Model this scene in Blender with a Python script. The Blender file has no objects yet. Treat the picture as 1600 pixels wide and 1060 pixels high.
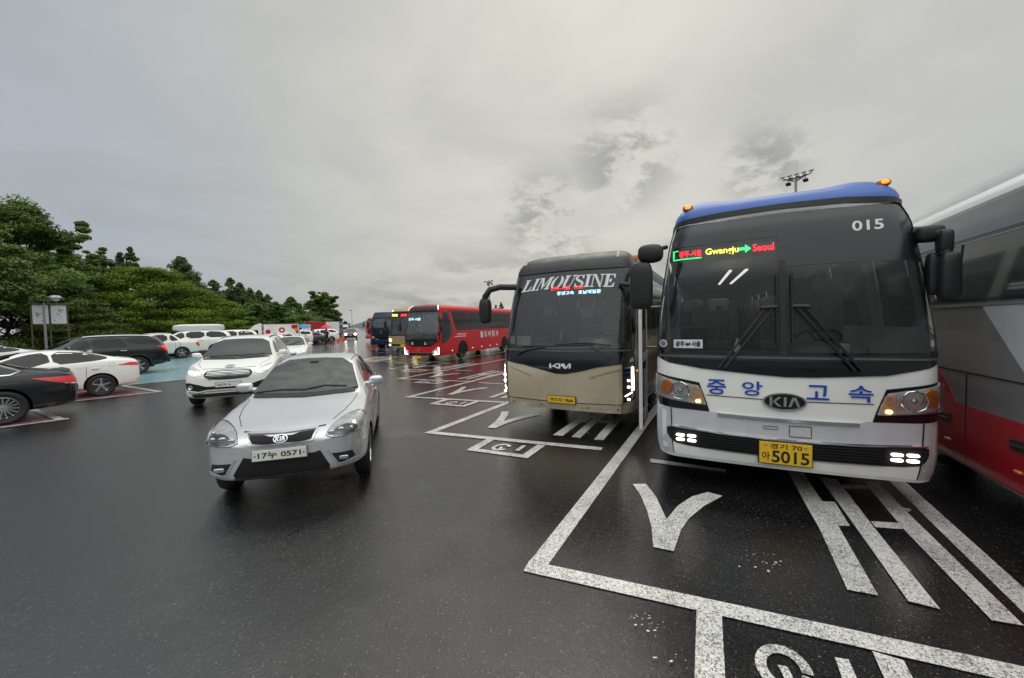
import bpy, bmesh, math, random
import numpy as np
from mathutils import Vector, Matrix
from mathutils.geometry import delaunay_2d_cdt
from mathutils.bvhtree import BVHTree
R = math.radians; PI = math.pi
random.seed(7)
S = bpy.context.scene
COL = S.collection
# ---------------------------------------------------------------- camera
cd = bpy.data.cameras.new('camera'); cam = bpy.data.objects.new('camera', cd); COL.objects.link(cam)
cd.sensor_width = 36; cd.lens = 605/1600*36; cd.clip_start = .05; cd.clip_end = 5000
cam.matrix_world = Matrix.Translation((0, 0, 1.9)) @ Matrix.Rotation(R(90-2.27), 4, 'X') @ Matrix.Rotation(R(-1.25), 4, 'Z')
S.camera = cam
S.view_settings.view_transform = 'Standard'; S.view_settings.look = 'None'; S.view_settings.gamma = 1
S.view_settings.exposure = 0.0
# ---------------------------------------------------------------- sky
SUN_EL, SUN_AZ = R(48), R(18)      # the bright patch of cloud, a little right of straight ahead
w = bpy.data.worlds.new('World'); S.world = w; w.use_nodes = True
nt = w.node_tree; nt.nodes.clear(); N = nt.nodes; Lk = nt.links
def nd(t, **k):
    n = N.new(t)
    for a, b in k.items(): setattr(n, a, b)
    return n
def lk(a, b): Lk.new(a, b)
def mth(op, a, b=None, clamp=False):
    n = nd('ShaderNodeMath', operation=op); n.use_clamp = clamp
    for i, q in enumerate((a, b)):
        if q is None: continue
        if hasattr(q, 'is_output'): lk(q, n.inputs[i])
        else: n.inputs[i].default_value = q
    return n.outputs[0]
def rng(v, a, b, c=0., d=1., smooth=True):
    n = nd('ShaderNodeMapRange', interpolation_type='SMOOTHSTEP' if smooth else 'LINEAR')
    lk(v, n.inputs[0])
    for i, q in enumerate((a, b, c, d)): n.inputs[i+1].default_value = q
    return n.outputs[0]
def mixc(f, a, b):
    n = nd('ShaderNodeMix', data_type='RGBA')
    if hasattr(f, 'is_output'): lk(f, n.inputs[0])
    else: n.inputs[0].default_value = f
    for i, q in ((6, a), (7, b)):
        if hasattr(q, 'is_output'): lk(q, n.inputs[i])
        else: n.inputs[i].default_value = (*q, 1)
    return n.outputs[2]
out = nd('ShaderNodeOutputWorld'); tc = nd('ShaderNodeTexCoord'); sep = nd('ShaderNodeSeparateXYZ')
D = tc.outputs['Generated']; lk(D, sep.inputs[0])
sky = nd('ShaderNodeTexSky', sky_type='NISHITA'); sky.sun_disc = False
sky.sun_elevation = SUN_EL; sky.sun_rotation = SUN_AZ; sky.dust_density = 3; sky.air_density = 1.5
bg1 = nd('ShaderNodeBackground'); lk(sky.outputs[0], bg1.inputs[0]); bg1.inputs[1].default_value = .1
# cloud layer: direction projected on a flat deck overhead
zz = mth('ADD', mth('MAXIMUM', sep.outputs[2], 0.), .16)
comb = nd('ShaderNodeCombineXYZ'); lk(mth('DIVIDE', sep.outputs[0], zz), comb.inputs[0]); lk(mth('DIVIDE', sep.outputs[1], zz), comb.inputs[1])
def noise(vec, scale, detail=6, rough=.55, dist=0., off=0.):
    n = nd('ShaderNodeTexNoise', noise_dimensions='4D'); lk(vec, n.inputs['Vector']); n.inputs['W'].default_value = off
    n.inputs['Scale'].default_value = scale; n.inputs['Detail'].default_value = detail
    n.inputs['Roughness'].default_value = rough; n.inputs['Distortion'].default_value = dist
    return n.outputs[0]
def bump_dir(az, el, r0, r1):      # 1 towards that direction, 0 away from it
    d = Vector((math.sin(R(az))*math.cos(R(el)), math.cos(R(az))*math.cos(R(el)), math.sin(R(el))))
    n = nd('ShaderNodeVectorMath', operation='DISTANCE'); lk(D, n.inputs[0]); n.inputs[1].default_value = d
    return rng(n.outputs['Value'], r0, r1, 1., 0.)
vbig = comb.outputs[0]
stm = nd('ShaderNodeMapping'); lk(D, stm.inputs[0]); stm.inputs['Scale'].default_value = (1.6, 1.6, 5.2); stretch = stm.outputs[0]
base = mixc(rng(sep.outputs[2], .0, .45), (.43, .445, .45), (.52, .525, .51))
glow = bump_dir(8, 22, .05, .95)
base = mixc(glow, base, (.70, .69, .61))
bluish = mth('MULTIPLY', rng(sep.outputs[0], -.35, -.85), .8)
base = mixc(bluish, base, (.41, .465, .54))
big = noise(vbig, .55, 5, .5, .3, 3.1)
base = mixc(mth('MULTIPLY', rng(big, .35, .68), .22), base, (.66, .66, .63))
soft = noise(vbig, 1.1, 6, .55, .4, 8.7)
base = mixc(mth('MULTIPLY', rng(soft, .44, .68), .34), base, (.34, .345, .35))
# broken darker scud, low towards the middle-right of the view
pu = noise(stretch, 2.2, 10, .64, .1, 4.4)
low = mth('MULTIPLY', rng(sep.outputs[2], .27, .05), rng(sep.outputs[0], -.62, -.10))
scud = mth('MULTIPLY', mth('MULTIPLY', rng(pu, .44, .60), low), .78)
base = mixc(scud, base, (.235, .24, .25))
stp = nd('ShaderNodeMapping'); lk(D, stp.inputs[0]); stp.inputs['Scale'].default_value = (1., 1., 1.9)
pt = noise(stp.outputs[0], 8.0, 10, .66, .2, 2.9)
def patch_of(az, el, r): return mth('MULTIPLY', bump_dir(az, el, r*.15, r), rng(pt, .44, .56))
blobs = mth('MAXIMUM', mth('MAXIMUM', patch_of(16.5, 21.5, .17), patch_of(5.5, 14.5, .17)), patch_of(33, 18.0, .11))
base = mixc(mth('MULTIPLY', blobs, .72), base, (.255, .26, .265))
back = rng(sep.outputs[1], .25, -.45); high = rng(sep.outputs[2], .15, .55)
gain = mth('ADD', mth('MULTIPLY', back, mth('SUBTRACT', mth('MULTIPLY', high, 2.7), .62)), rng(sep.outputs[2], .70, .95, .98, 2.9))
bg2 = nd('ShaderNodeBackground'); lk(base, bg2.inputs[0]); lk(gain, bg2.inputs[1])
ms = nd('ShaderNodeMixShader'); ms.inputs[0].default_value = .94
lk(bg1.outputs[0], ms.inputs[1]); lk(bg2.outputs[0], ms.inputs[2]); lk(ms.outputs[0], out.inputs[0])
# ---------------------------------------------------------------- sun behind the overcast
sd = bpy.data.lights.new('sun', 'SUN'); sd.energy = .6; sd.angle = R(40); sd.color = (1, .95, .88)
sun = bpy.data.objects.new('sun', sd); COL.objects.link(sun)
dv = Vector((math.sin(SUN_AZ)*math.cos(SUN_EL), math.cos(SUN_AZ)*math.cos(SUN_EL), math.sin(SUN_EL)))
sun.rotation_euler = dv.to_track_quat('Z', 'Y').to_euler()

# ================================================================ materials
MATS = {}
def mk(name, color=(.5, .5, .5), rough=.5, metal=0., coat=0., noise_c=0., ns=8., bump=0., bs=60., emit=None, es=1., rnoise=0., spec=.5, ior=1.45):
    m = bpy.data.materials.new(name); m.use_nodes = True; t = m.node_tree; b = t.nodes['Principled BSDF']
    b.inputs['Base Color'].default_value = (*color, 1); b.inputs['Roughness'].default_value = rough
    b.inputs['Metallic'].default_value = metal; b.inputs['Coat Weight'].default_value = coat
    b.inputs['Coat Roughness'].default_value = .04; b.inputs['Specular IOR Level'].default_value = spec; b.inputs['IOR'].default_value = ior
    if noise_c or rnoise or bump:
        tcn = t.nodes.new('ShaderNodeTexCoord')
    if noise_c or rnoise:
        n = t.nodes.new('ShaderNodeTexNoise'); n.inputs['Scale'].default_value = ns; n.inputs['Detail'].default_value = 6
        t.links.new(tcn.outputs['Object'], n.inputs['Vector'])
    if noise_c:
        r = t.nodes.new('ShaderNodeMapRange'); r.inputs[1].default_value = .3; r.inputs[2].default_value = .7
        r.inputs[3].default_value = 1-noise_c; r.inputs[4].default_value = 1+noise_c; t.links.new(n.outputs[0], r.inputs[0])
        v = t.nodes.new('ShaderNodeVectorMath'); v.operation = 'SCALE'; v.inputs[0].default_value = color
        t.links.new(r.outputs[0], v.inputs['Scale']); t.links.new(v.outputs[0], b.inputs['Base Color'])
    if rnoise:
        r2 = t.nodes.new('ShaderNodeMapRange'); r2.inputs[1].default_value = .3; r2.inputs[2].default_value = .7
        r2.inputs[3].default_value = max(0, rough-rnoise); r2.inputs[4].default_value = rough+rnoise
        t.links.new(n.outputs[0], r2.inputs[0]); t.links.new(r2.outputs[0], b.inputs['Roughness'])
    if bump:
        n3 = t.nodes.new('ShaderNodeTexNoise'); n3.inputs['Scale'].default_value = bs; n3.inputs['Detail'].default_value = 3
        t.links.new(tcn.outputs['Object'], n3.inputs['Vector'])
        bb = t.nodes.new('ShaderNodeBump'); bb.inputs['Strength'].default_value = bump; bb.inputs['Distance'].default_value = .01
        t.links.new(n3.outputs[0], bb.inputs['Height']); t.links.new(bb.outputs[0], b.inputs['Normal'])
        if coat: t.links.new(bb.outputs[0], b.inputs['Coat Normal'])
    if emit:
        b.inputs['Emission Color'].default_value = (*emit, 1); b.inputs['Emission Strength'].default_value = es
    MATS[name] = m; return m
def paint(name, c, metal=.0, rough=.3):
    return mk(name, c, rough, metal, coat=1., noise_c=.04, ns=1.5, rnoise=.04)
mk('white_paint', (.84, .84, .80), .35, coat=.8, noise_c=.04, ns=1.5)
paint('cream_paint', (.70, .70, .62)); paint('pearl_paint', (.72, .73, .72))
paint('silver_paint', (.64, .66, .69), .60, .30); mk('black_paint', (.008, .009, .011), .2, coat=.3, noise_c=.1)
paint('charcoal_paint', (.045, .047, .052), .2, .28); paint('dark_red_paint', (.42, .012, .022))
mk('silver_bumper', (.40, .41, .43), .42, .35, coat=.5, noise_c=.06, ns=2, bump=.04, bs=60)
mk('blue_paint', (.013, .085, .36), .42, coat=.15, noise_c=.05, ns=3); paint('gold_paint', (.62, .53, .38), .35, .28)
paint('champagne_gold', (.42, .32, .15), .3, .35)
mk('red_paint', (.55, .006, .014), .42, coat=.1, noise_c=.05, ns=3, bump=.03, bs=60); mk('navy_paint', (.006, .014, .05), .35, coat=.2, noise_c=.1); paint('truck_red', (.55, .03, .02))
mk('upper_grey', (.17, .17, .17), .3, coat=.3, noise_c=.1, ns=2)
mk('grey_livery', (.23, .225, .225), .35, .2, coat=.4, noise_c=.05); mk('light_livery', (.62, .62, .65), .35, .2, coat=.4, noise_c=.05)
mk('black_gloss', (.006, .007, .010), .12, coat=.4, noise_c=.1, bump=.03, bs=50)
mk('dark_band', (.009, .010, .014), .2, coat=.25, noise_c=.15, ns=3, bump=.03, bs=70)
mk('black_plastic', (.018, .018, .019), .45, noise_c=.15, ns=20, bump=.1, bs=200)
mk('matte_black', (.008, .008, .008), .8, noise_c=.1)
mk('roof_dark', (.014, .015, .015), .42, noise_c=.35, ns=4, coat=.08, rnoise=.12, bump=.04, bs=30)
mk('rubber', (.016, .016, .017), .55, noise_c=.2, ns=30, bump=.2, bs=120)
mk('chrome', (.75, .76, .78), .12, 1., noise_c=.03); mk('alloy', (.55, .56, .57), .25, .9, noise_c=.06, ns=15)
mk('dark_alloy', (.13, .13, .14), .35, .8, noise_c=.1)
mk('tint', (.006, .007, .008), .04, noise_c=.3, ns=2.5, ior=1.45)
mk('screen_tint', (.04, .045, .044), .07, noise_c=.5, ns=3, ior=1.6, rnoise=.05)
mk('grey_glass', (.04, .045, .045), .06, noise_c=.3, ns=1.5, ior=1.6)
mk('lamp_housing', (.62, .63, .64), .2, .35, noise_c=.25, ns=14)
mk('lamp_dark', (.10, .10, .10), .2, .5, noise_c=.4, ns=14)
mk('amber', (.75, .22, .02), .15, coat=1., noise_c=.15, ns=40); mk('red_lens', (.70, .012, .02), .15, coat=1., noise_c=.2, ns=30)
mk('amber_lit', (.9, .3, .03), .2, emit=(1., .28, .02), es=1.6, noise_c=.2, ns=60)
mk('amber_pale', (.70, .48, .30), .15, .3, coat=1., noise_c=.35, ns=30)
mk('red_lit', (.8, .02, .02), .2, emit=(1., .05, .04), es=1.5)
mk('lamp_lit', (.9, .9, .85), .2, emit=(1., .95, .82), es=6); mk('lamp_warm', (.9, .6, .3), .2, emit=(1., .7, .3), es=2.5)
mk('lamp_soft', (.9, .9, .85), .2, emit=(1., .93, .78), es=1.2)
mk('tube_light', (.9, .9, .9), .3, emit=(1, .97, .9), es=.9)
mk('led_red', (.5, .02, .02), .4, emit=(1., .03, .05), es=1.6); mk('led_green', (.05, .5, .1), .4, emit=(.05, 1., .25), es=1.3)
mk('led_yellow', (.5, .5, .05), .4, emit=(1., .95, .12), es=1.4); mk('led_cyan', (.3, .5, .6), .4, emit=(.55, .9, 1.), es=1.3)
mk('plate_white', (.68, .68, .64), .4, noise_c=.06, ns=20); mk('plate_yellow', (.80, .50, .025), .4, noise_c=.08, ns=20)
mk('ink', (.02, .02, .022), .5, noise_c=.1); mk('letter_white', (.75, .75, .73), .5, noise_c=.04); mk('letter_blue', (.015, .07, .42), .45, noise_c=.08)
mk('letter_grey', (.66, .67, .66), .45, noise_c=.06)
mk('seat_cloth', (.22, .20, .20), .85, noise_c=.25, ns=12); mk('cover_white', (.55, .55, .53), .8, noise_c=.08)
mk('dash', (.09, .088, .085), .6, noise_c=.15, ns=8); mk('cabin', (.42, .42, .40), .7, noise_c=.12, ns=3)
mk('curtain', (.22, .21, .19), .9, noise_c=.25, ns=6)
mk('bark', (.055, .043, .032), .9, noise_c=.35, ns=6, bump=.5, bs=20); mk('galv', (.30, .31, .32), .45, .6, noise_c=.12, ns=10)
mk('concrete', (.26, .26, .25), .8, noise_c=.15, ns=3, bump=.2, bs=30); mk('wood', (.10, .075, .05), .8, noise_c=.25, ns=9)
mk('orange_plastic', (.75, .13, .03), .5, noise_c=.1); mk('pink_cloth', (.75, .03, .10), .6, noise_c=.1); mk('blue_tarp', (.03, .25, .50), .6, noise_c=.1)
mk('dark_cloth', (.02, .02, .025), .85, noise_c=.2); mk('skin', (.45, .27, .19), .6, noise_c=.06)
mk('panel_white', (.62, .65, .68), .5, noise_c=.05); mk('roof_tile', (.22, .12, .07), .8, noise_c=.25, ns=5); mk('green_glass', (.03, .12, .09), .15, coat=1, noise_c=.2)
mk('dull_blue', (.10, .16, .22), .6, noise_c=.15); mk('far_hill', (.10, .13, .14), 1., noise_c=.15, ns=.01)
mk('soil', (.05, .045, .035), .95, noise_c=.3, ns=2, bump=.4, bs=10); mk('scrap', (.75, .78, .80), .6, noise_c=.05)

def leafmat(name, c1, c2):
    m = bpy.data.materials.new(name); m.use_nodes = True; t = m.node_tree; b = t.nodes['Principled BSDF']
    g = t.nodes.new('ShaderNodeNewGeometry'); r = t.nodes.new('ShaderNodeMix'); r.data_type = 'RGBA'
    a = t.nodes.new('ShaderNodeAttribute'); a.attribute_name = 'tone'
    mx = t.nodes.new('ShaderNodeMath'); mx.operation = 'MULTIPLY_ADD'; mx.inputs[1].default_value = .45
    t.links.new(g.outputs['Random Per Island'], mx.inputs[0]); 
    m2 = t.nodes.new('ShaderNodeMath'); m2.operation = 'MULTIPLY'; m2.inputs[1].default_value = .55
    t.links.new(a.outputs['Fac'], m2.inputs[0]); t.links.new(m2.outputs[0], mx.inputs[2])
    t.links.new(mx.outputs[0], r.inputs[0])
    r.inputs[6].default_value = (*c1, 1); r.inputs[7].default_value = (*c2, 1)
    t.links.new(r.outputs[2], b.inputs['Base Color']); b.inputs['Roughness'].default_value = .65; b.inputs['Specular IOR Level'].default_value = .2
    tr = t.nodes.new('ShaderNodeBsdfTranslucent'); t.links.new(r.outputs[2], tr.inputs[0])
    ms_ = t.nodes.new('ShaderNodeMixShader'); ms_.inputs[0].default_value = .22
    o = t.nodes['Material Output']; t.links.new(b.outputs[0], ms_.inputs[1]); t.links.new(tr.outputs[0], ms_.inputs[2]); t.links.new(ms_.outputs[0], o.inputs[0])
    MATS[name] = m
leafmat('leaf_dark', (0.043, 0.092, 0.022), (0.169, 0.257, 0.061)); leafmat('leaf_pine', (0.051, 0.081, 0.016), (0.162, 0.203, 0.047))
leafmat('leaf_bright', (.045, .105, .010), (.19, .28, .022)); leafmat('leaf_mid', (0.047, 0.101, 0.024), (0.149, 0.243, 0.054))
leafmat('leaf_conifer', (0.046, 0.089, 0.032), (0.149, 0.223, 0.074)); leafmat('leaf_far', (.03, .048, .03), (.065, .09, .05))
leafmat('leaf_yellow', (.16, .20, .02), (.35, .36, .04)); leafmat('grass_mat', (.05, .09, .02), (.14, .19, .04))

_m = MATS['screen_tint']; _t = _m.node_tree
for _n in _t.nodes:
    if _n.bl_idname == 'ShaderNodeTexNoise': _n.inputs['Distortion'].default_value = 2.5; _n.inputs['Scale'].default_value = 2.2
    if _n.bl_idname == 'ShaderNodeVectorMath': _n.inputs[0].default_value = (.05, .055, .052)
def glassmat():
    m = bpy.data.materials.new('windscreen_glass'); m.use_nodes = True; t = m.node_tree; t.nodes.remove(t.nodes['Principled BSDF'])
    o = t.nodes['Material Output']; tr = t.nodes.new('ShaderNodeBsdfTransparent'); tr.inputs[0].default_value = (.92, .94, .93, 1)
    gl = t.nodes.new('ShaderNodeBsdfGlossy'); gl.inputs['Roughness'].default_value = .03; gl.inputs[0].default_value = (.95, .97, 1, 1)
    lw = t.nodes.new('ShaderNodeFresnel'); lw.inputs[0].default_value = 1.5
    nz = t.nodes.new('ShaderNodeTexNoise'); nz.inputs['Scale'].default_value = 90; tcn = t.nodes.new('ShaderNodeTexCoord'); t.links.new(tcn.outputs['Object'], nz.inputs['Vector'])
    bb = t.nodes.new('ShaderNodeBump'); bb.inputs['Strength'].default_value = .04; bb.inputs['Distance'].default_value = .01
    t.links.new(nz.outputs[0], bb.inputs['Height']); t.links.new(bb.outputs[0], gl.inputs['Normal'])
    df = t.nodes.new('ShaderNodeBsdfDiffuse'); df.inputs[0].default_value = (.30, .31, .31, 1)     # film of rain water on the glass
    m1 = t.nodes.new('ShaderNodeMixShader'); m1.inputs[0].default_value = .035
    t.links.new(tr.outputs[0], m1.inputs[1]); t.links.new(df.outputs[0], m1.inputs[2])
    mxx = t.nodes.new('ShaderNodeMixShader'); t.links.new(lw.outputs[0], mxx.inputs[0]); t.links.new(m1.outputs[0], mxx.inputs[1]); t.links.new(gl.outputs[0], mxx.inputs[2])
    t.links.new(mxx.outputs[0], o.inputs[0]); MATS['windscreen_glass'] = m
glassmat()
def clearmat():
    m = bpy.data.materials.new('clear_lens'); m.use_nodes = True; t = m.node_tree; t.nodes.remove(t.nodes['Principled BSDF'])
    tr = t.nodes.new('ShaderNodeBsdfTransparent'); tr.inputs[0].default_value = (.95, .95, .95, 1); gl = t.nodes.new('ShaderNodeBsdfGlossy'); gl.inputs['Roughness'].default_value = .04
    fr = t.nodes.new('ShaderNodeFresnel'); fr.inputs[0].default_value = 1.45; mx = t.nodes.new('ShaderNodeMixShader')
    t.links.new(fr.outputs[0], mx.inputs[0]); t.links.new(tr.outputs[0], mx.inputs[1]); t.links.new(gl.outputs[0], mx.inputs[2]); t.links.new(mx.outputs[0], t.nodes['Material Output'].inputs[0]); MATS['clear_lens'] = m
clearmat()

def wet(name, kind):
    """wet road surfaces: asphalt, or a paint coat over it"""
    m = bpy.data.materials.new(name); m.use_nodes = True; t = m.node_tree; b = t.nodes['Principled BSDF']; n = t.nodes; l = t.links
    g = n.new('ShaderNodeNewGeometry'); pos = g.outputs['Position']
    def nz(scale, det=5, rough=.55, dist=0.):
        q = n.new('ShaderNodeTexNoise'); q.inputs['Scale'].default_value = scale; q.inputs['Detail'].default_value = det
        q.inputs['Roughness'].default_value = rough; q.inputs['Distortion'].default_value = dist; l.new(pos, q.inputs['Vector']); return q.outputs[0]
    def mr(v, a, b_, c, d):
        q = n.new('ShaderNodeMapRange'); l.new(v, q.inputs[0])
        for i, x in enumerate((a, b_, c, d)): q.inputs[i+1].default_value = x
        return q.outputs[0]
    def mx(f, a, b_):
        q = n.new('ShaderNodeMix'); q.data_type = 'RGBA'
        l.new(f, q.inputs[0])
        for i, x in ((6, a), (7, b_)):
            if hasattr(x, 'is_output'): l.new(x, q.inputs[i])
            else: q.inputs[i].default_value = (*x, 1)
        return q.outputs[2]
    def ma(op, a, b_):
        q = n.new('ShaderNodeMath'); q.operation = op
        for i, x in enumerate((a, b_)):
            if hasattr(x, 'is_output'): l.new(x, q.inputs[i])
            else: q.inputs[i].default_value = x
        return q.outputs[0]
    vo = n.new('ShaderNodeTexVoronoi'); vo.inputs['Scale'].default_value = 125; l.new(pos, vo.inputs['Vector'])
    vr = n.new('ShaderNodeSeparateColor'); l.new(vo.outputs['Color'], vr.inputs[0])
    fine = nz(160, 3, .6); mid = nz(9, 6, .65); large = nz(.45, 6, .6, .6); puddle = nz(1.3, 5, .55, .3)
    sp = n.new('ShaderNodeSeparateXYZ'); l.new(pos, sp.inputs[0])     # the bays are laid in smoother tar than the lane
    side = ma('ADD', ma('MULTIPLY', sp.outputs[0], .929), ma('ADD', ma('MULTIPLY', sp.outputs[1], .370), -1.21))
    lane = mr(ma('ADD', side, ma('MULTIPLY', puddle, 1.6)), -2.2, 1.2, 1., 0.)
    wet0 = mr(ma('ADD', ma('MULTIPLY', large, .65), ma('MULTIPLY', puddle, .35)), .36, .62, 0., 1.)
    wetness = ma('MULTIPLY', wet0, ma('SUBTRACT', 1., ma('MULTIPLY', lane, .45))); wetness = ma('MAXIMUM', wetness, ma('MULTIPLY', ma('SUBTRACT', 1., lane), .8))
    if kind == 'asphalt':
        c = mx(mr(mid, .3, .7, 0., 1.), (.004, .004, .0043), (.010, .010, .0105))
        c = mx(mr(vr.outputs[0], .72, .99, 0., .6), c, (.045, .045, .044))
        c = mx(mr(vr.outputs[1], .975, .995, 0., .6), c, (.20, .195, .18))
        c = mx(mr(large, .35, .65, 0., .35), c, (.012, .012, .013))
    else:
        top, under = dict(white=((.80, .79, .74), (.10, .10, .098)), blue=((.32, .58, .64), (.12, .22, .25)), pink=((.42, .12, .16), (.12, .07, .08)), yellow=((.62, .42, .12), (.2, .16, .1)))[kind]
        worn = mr(ma('ADD', ma('ADD', ma('MULTIPLY', nz(60, 3, .75), .50), ma('MULTIPLY', nz(2.2, 6, .7), .32)), ma('MULTIPLY', vr.outputs[2], .18)), .46 if kind == 'white' else .43, .60, 0., 1.)
        c = mx(worn, under, top) if kind == 'x' else mx(mr(worn, 0., 1., 0., .92), top, under)
        c = mx(mr(mid, .3, .75, 0., .25), c, under)
    l.new(c, b.inputs['Base Color'])
    rr = mr(wetness, 0., 1., .42, .25)
    l.new(ma('ADD', rr, mr(fine, .3, .7, -.03, .05)), b.inputs['Roughness'])
    b.inputs['IOR'].default_value = 1.4; b.inputs['Specular IOR Level'].default_value = .03
    b.inputs['Coat Weight'].default_value = 1.; l.new(mr(lane, 0., 1., 1.42, 2.25 if kind == 'asphalt' else 1.6), b.inputs['Coat IOR'])
    h = ma('ADD', ma('MULTIPLY', vo.outputs['Distance'], .9), ma('MULTIPLY', fine, .35))
    b1 = n.new('ShaderNodeBump'); b1.inputs['Distance'].default_value = .006; l.new(h, b1.inputs['Height'])
    l.new(mr(wetness, 0., 1., .40 if kind == 'asphalt' else .25, .14), b1.inputs['Strength'])
    b2 = n.new('ShaderNodeBump'); b2.inputs['Distance'].default_value = .02; b2.inputs['Strength'].default_value = .10
    l.new(nz(14, 3, .5), b2.inputs['Height']); l.new(b1.outputs[0], b2.inputs['Normal']); l.new(b2.outputs[0], b.inputs['Normal'])
    cr = n.new('ShaderNodeBump'); cr.inputs['Distance'].default_value = .006; l.new(h, cr.inputs['Height']); l.new(mr(wetness, 0., 1., .62, .08), cr.inputs['Strength'])
    c2 = n.new('ShaderNodeBump'); c2.inputs['Distance'].default_value = .02; l.new(mr(wetness, 0., 1., .12, .04), c2.inputs['Strength']); l.new(nz(22, 3, .5), c2.inputs['Height']); l.new(cr.outputs[0], c2.inputs['Normal'])
    l.new(c2.outputs[0], b.inputs['Coat Normal']); l.new(mr(wetness, 0., 1., .17, .03), b.inputs['Coat Roughness'])
    MATS[name] = m
wet('asphalt', 'asphalt'); wet('road_white', 'white'); wet('road_blue', 'blue'); wet('road_pink', 'pink'); wet('road_yellow', 'yellow')

# ================================================================ object helpers
def link_mesh(name, verts, faces, mat, parent=None, smooth=False, auto=None):
    me = bpy.data.meshes.new(name); me.from_pydata([tuple(v) for v in verts], [], faces); me.update()
    mats = mat if isinstance(mat, (list, tuple)) else [mat]
    for q in mats: me.materials.append(MATS[q])
    if smooth: me.polygons.foreach_set('use_smooth', [True]*len(me.polygons))
    o = bpy.data.objects.new(name, me); COL.objects.link(o)
    if auto is not None: me.set_sharp_from_angle(angle=R(auto))
    if parent: o.parent = parent
    return o
def thing(name, label, cat, loc=(0, 0, 0), rz=0., group=None, scale=1.):
    o = bpy.data.objects.new(name, None); COL.objects.link(o); o.location = loc; o.rotation_euler = (0, 0, rz); o.scale = (scale,)*3
    o.empty_display_size = .3
    return tag(o, label, cat, group)
def tag(o, label, cat, group=None):
    o['label'] = label; o['category'] = cat
    if group: o['group'] = group
    return o
def struct(name, verts, faces, mat, kind='structure', smooth=False):
    o = link_mesh(name, verts, faces, mat, None, smooth); o['kind'] = kind; return o

class MB:
    def __init__(s): s.v = []; s.f = []
    def add(s, vs, fs):
        b = len(s.v); s.v += [Vector(v) for v in vs]; s.f += [tuple(i+b for i in f) for f in fs]; return s
    def box(s, c, d, rot=None, bev=0.):
        bm = bmesh.new(); bmesh.ops.create_cube(bm, size=1)
        bmesh.ops.scale(bm, vec=d, verts=bm.verts)
        if bev: bmesh.ops.bevel(bm, geom=bm.edges[:], offset=bev, segments=2, affect='EDGES', profile=.6)
        M = Matrix.Translation(c) @ (rot.to_4x4() if rot else Matrix())
        bm.transform(M); bm.verts.index_update()
        s.add([v.co.copy() for v in bm.verts], [[v.index for v in f.verts] for f in bm.faces]); bm.free(); return s
    def tube(s, pts, r, n=8, cap=True):
        pts = [Vector(p) for p in pts]; rs = r if isinstance(r, (list, tuple)) else [r]*len(pts); b = len(s.v); up = None
        for i, p in enumerate(pts):
            d = (pts[min(i+1, len(pts)-1)]-pts[max(i-1, 0)]).normalized()
            if up is None: up = d.orthogonal().normalized()
            up = (up-d*up.dot(d)).normalized(); sd_ = d.cross(up)
            for k in range(n):
                a = 2*PI*k/n; s.v.append(p+(up*math.cos(a)+sd_*math.sin(a))*rs[i])
        for i in range(len(pts)-1):
            for k in range(n):
                s.f.append((b+i*n+k, b+i*n+(k+1) % n, b+(i+1)*n+(k+1) % n, b+(i+1)*n+k))
        if cap: s.f.append(tuple(b+k for k in range(n))[::-1]); s.f.append(tuple(b+(len(pts)-1)*n+k for k in range(n)))
        return s
    def lathe(s, prof, c=(0, 0, 0), axis='Z', n=24):
        b = len(s.v); c = Vector(c)
        for r, h in prof:
            for k in range(n):
                a = 2*PI*k/n; p = (r*math.cos(a), r*math.sin(a), h)
                p = {'Z': p, 'X': (h, p[0], p[1]), 'Y': (p[0], h, p[1])}[axis]; s.v.append(c+Vector(p))
        for i in range(len(prof)-1):
            for k in range(n): s.f.append((b+i*n+k, b+i*n+(k+1) % n, b+(i+1)*n+(k+1) % n, b+(i+1)*n+k))
        return s
    def sell(s, c, r, e=.5, n=16, m=10, rot=None):     # rounded block
        b = len(s.v); c = Vector(c); pw = lambda x: math.copysign(abs(x)**e, x)
        for i in range(m+1):
            t = -PI/2+PI*i/m
            for k in range(n):
                a = 2*PI*k/n; p = Vector((r[0]*pw(math.cos(t))*pw(math.cos(a)), r[1]*pw(math.cos(t))*pw(math.sin(a)), r[2]*pw(math.sin(t))))
                if rot: p = rot @ p
                s.v.append(c+p)
        for i in range(m):
            for k in range(n): s.f.append((b+i*n+k, b+i*n+(k+1) % n, b+(i+1)*n+(k+1) % n, b+(i+1)*n+k))
        return s
    def prism(s, poly, d0, d1, axis='Y'):              # 2D polygon pulled along an axis
        k = len(poly); f = {'Y': lambda p, d: (p[0], d, p[1]), 'Z': lambda p, d: (p[0], p[1], d), 'X': lambda p, d: (d, p[0], p[1])}[axis]
        b = len(s.v); s.v += [Vector(f(p, d0)) for p in poly]+[Vector(f(p, d1)) for p in poly]
        s.f.append(tuple(range(b, b+k))[::-1]); s.f.append(tuple(range(b+k, b+2*k)))
        for i in range(k): s.f.append((b+i, b+(i+1) % k, b+k+(i+1) % k, b+k+i))
        return s
    def build(s, name, mat, parent=None, smooth=True, auto=35):
        o = link_mesh(name, s.v, s.f, mat, parent, smooth, auto if smooth else None)
        bm = bmesh.new(); bm.from_mesh(o.data); bmesh.ops.recalc_face_normals(bm, faces=bm.faces); bm.to_mesh(o.data); bm.free()
        return o

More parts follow.
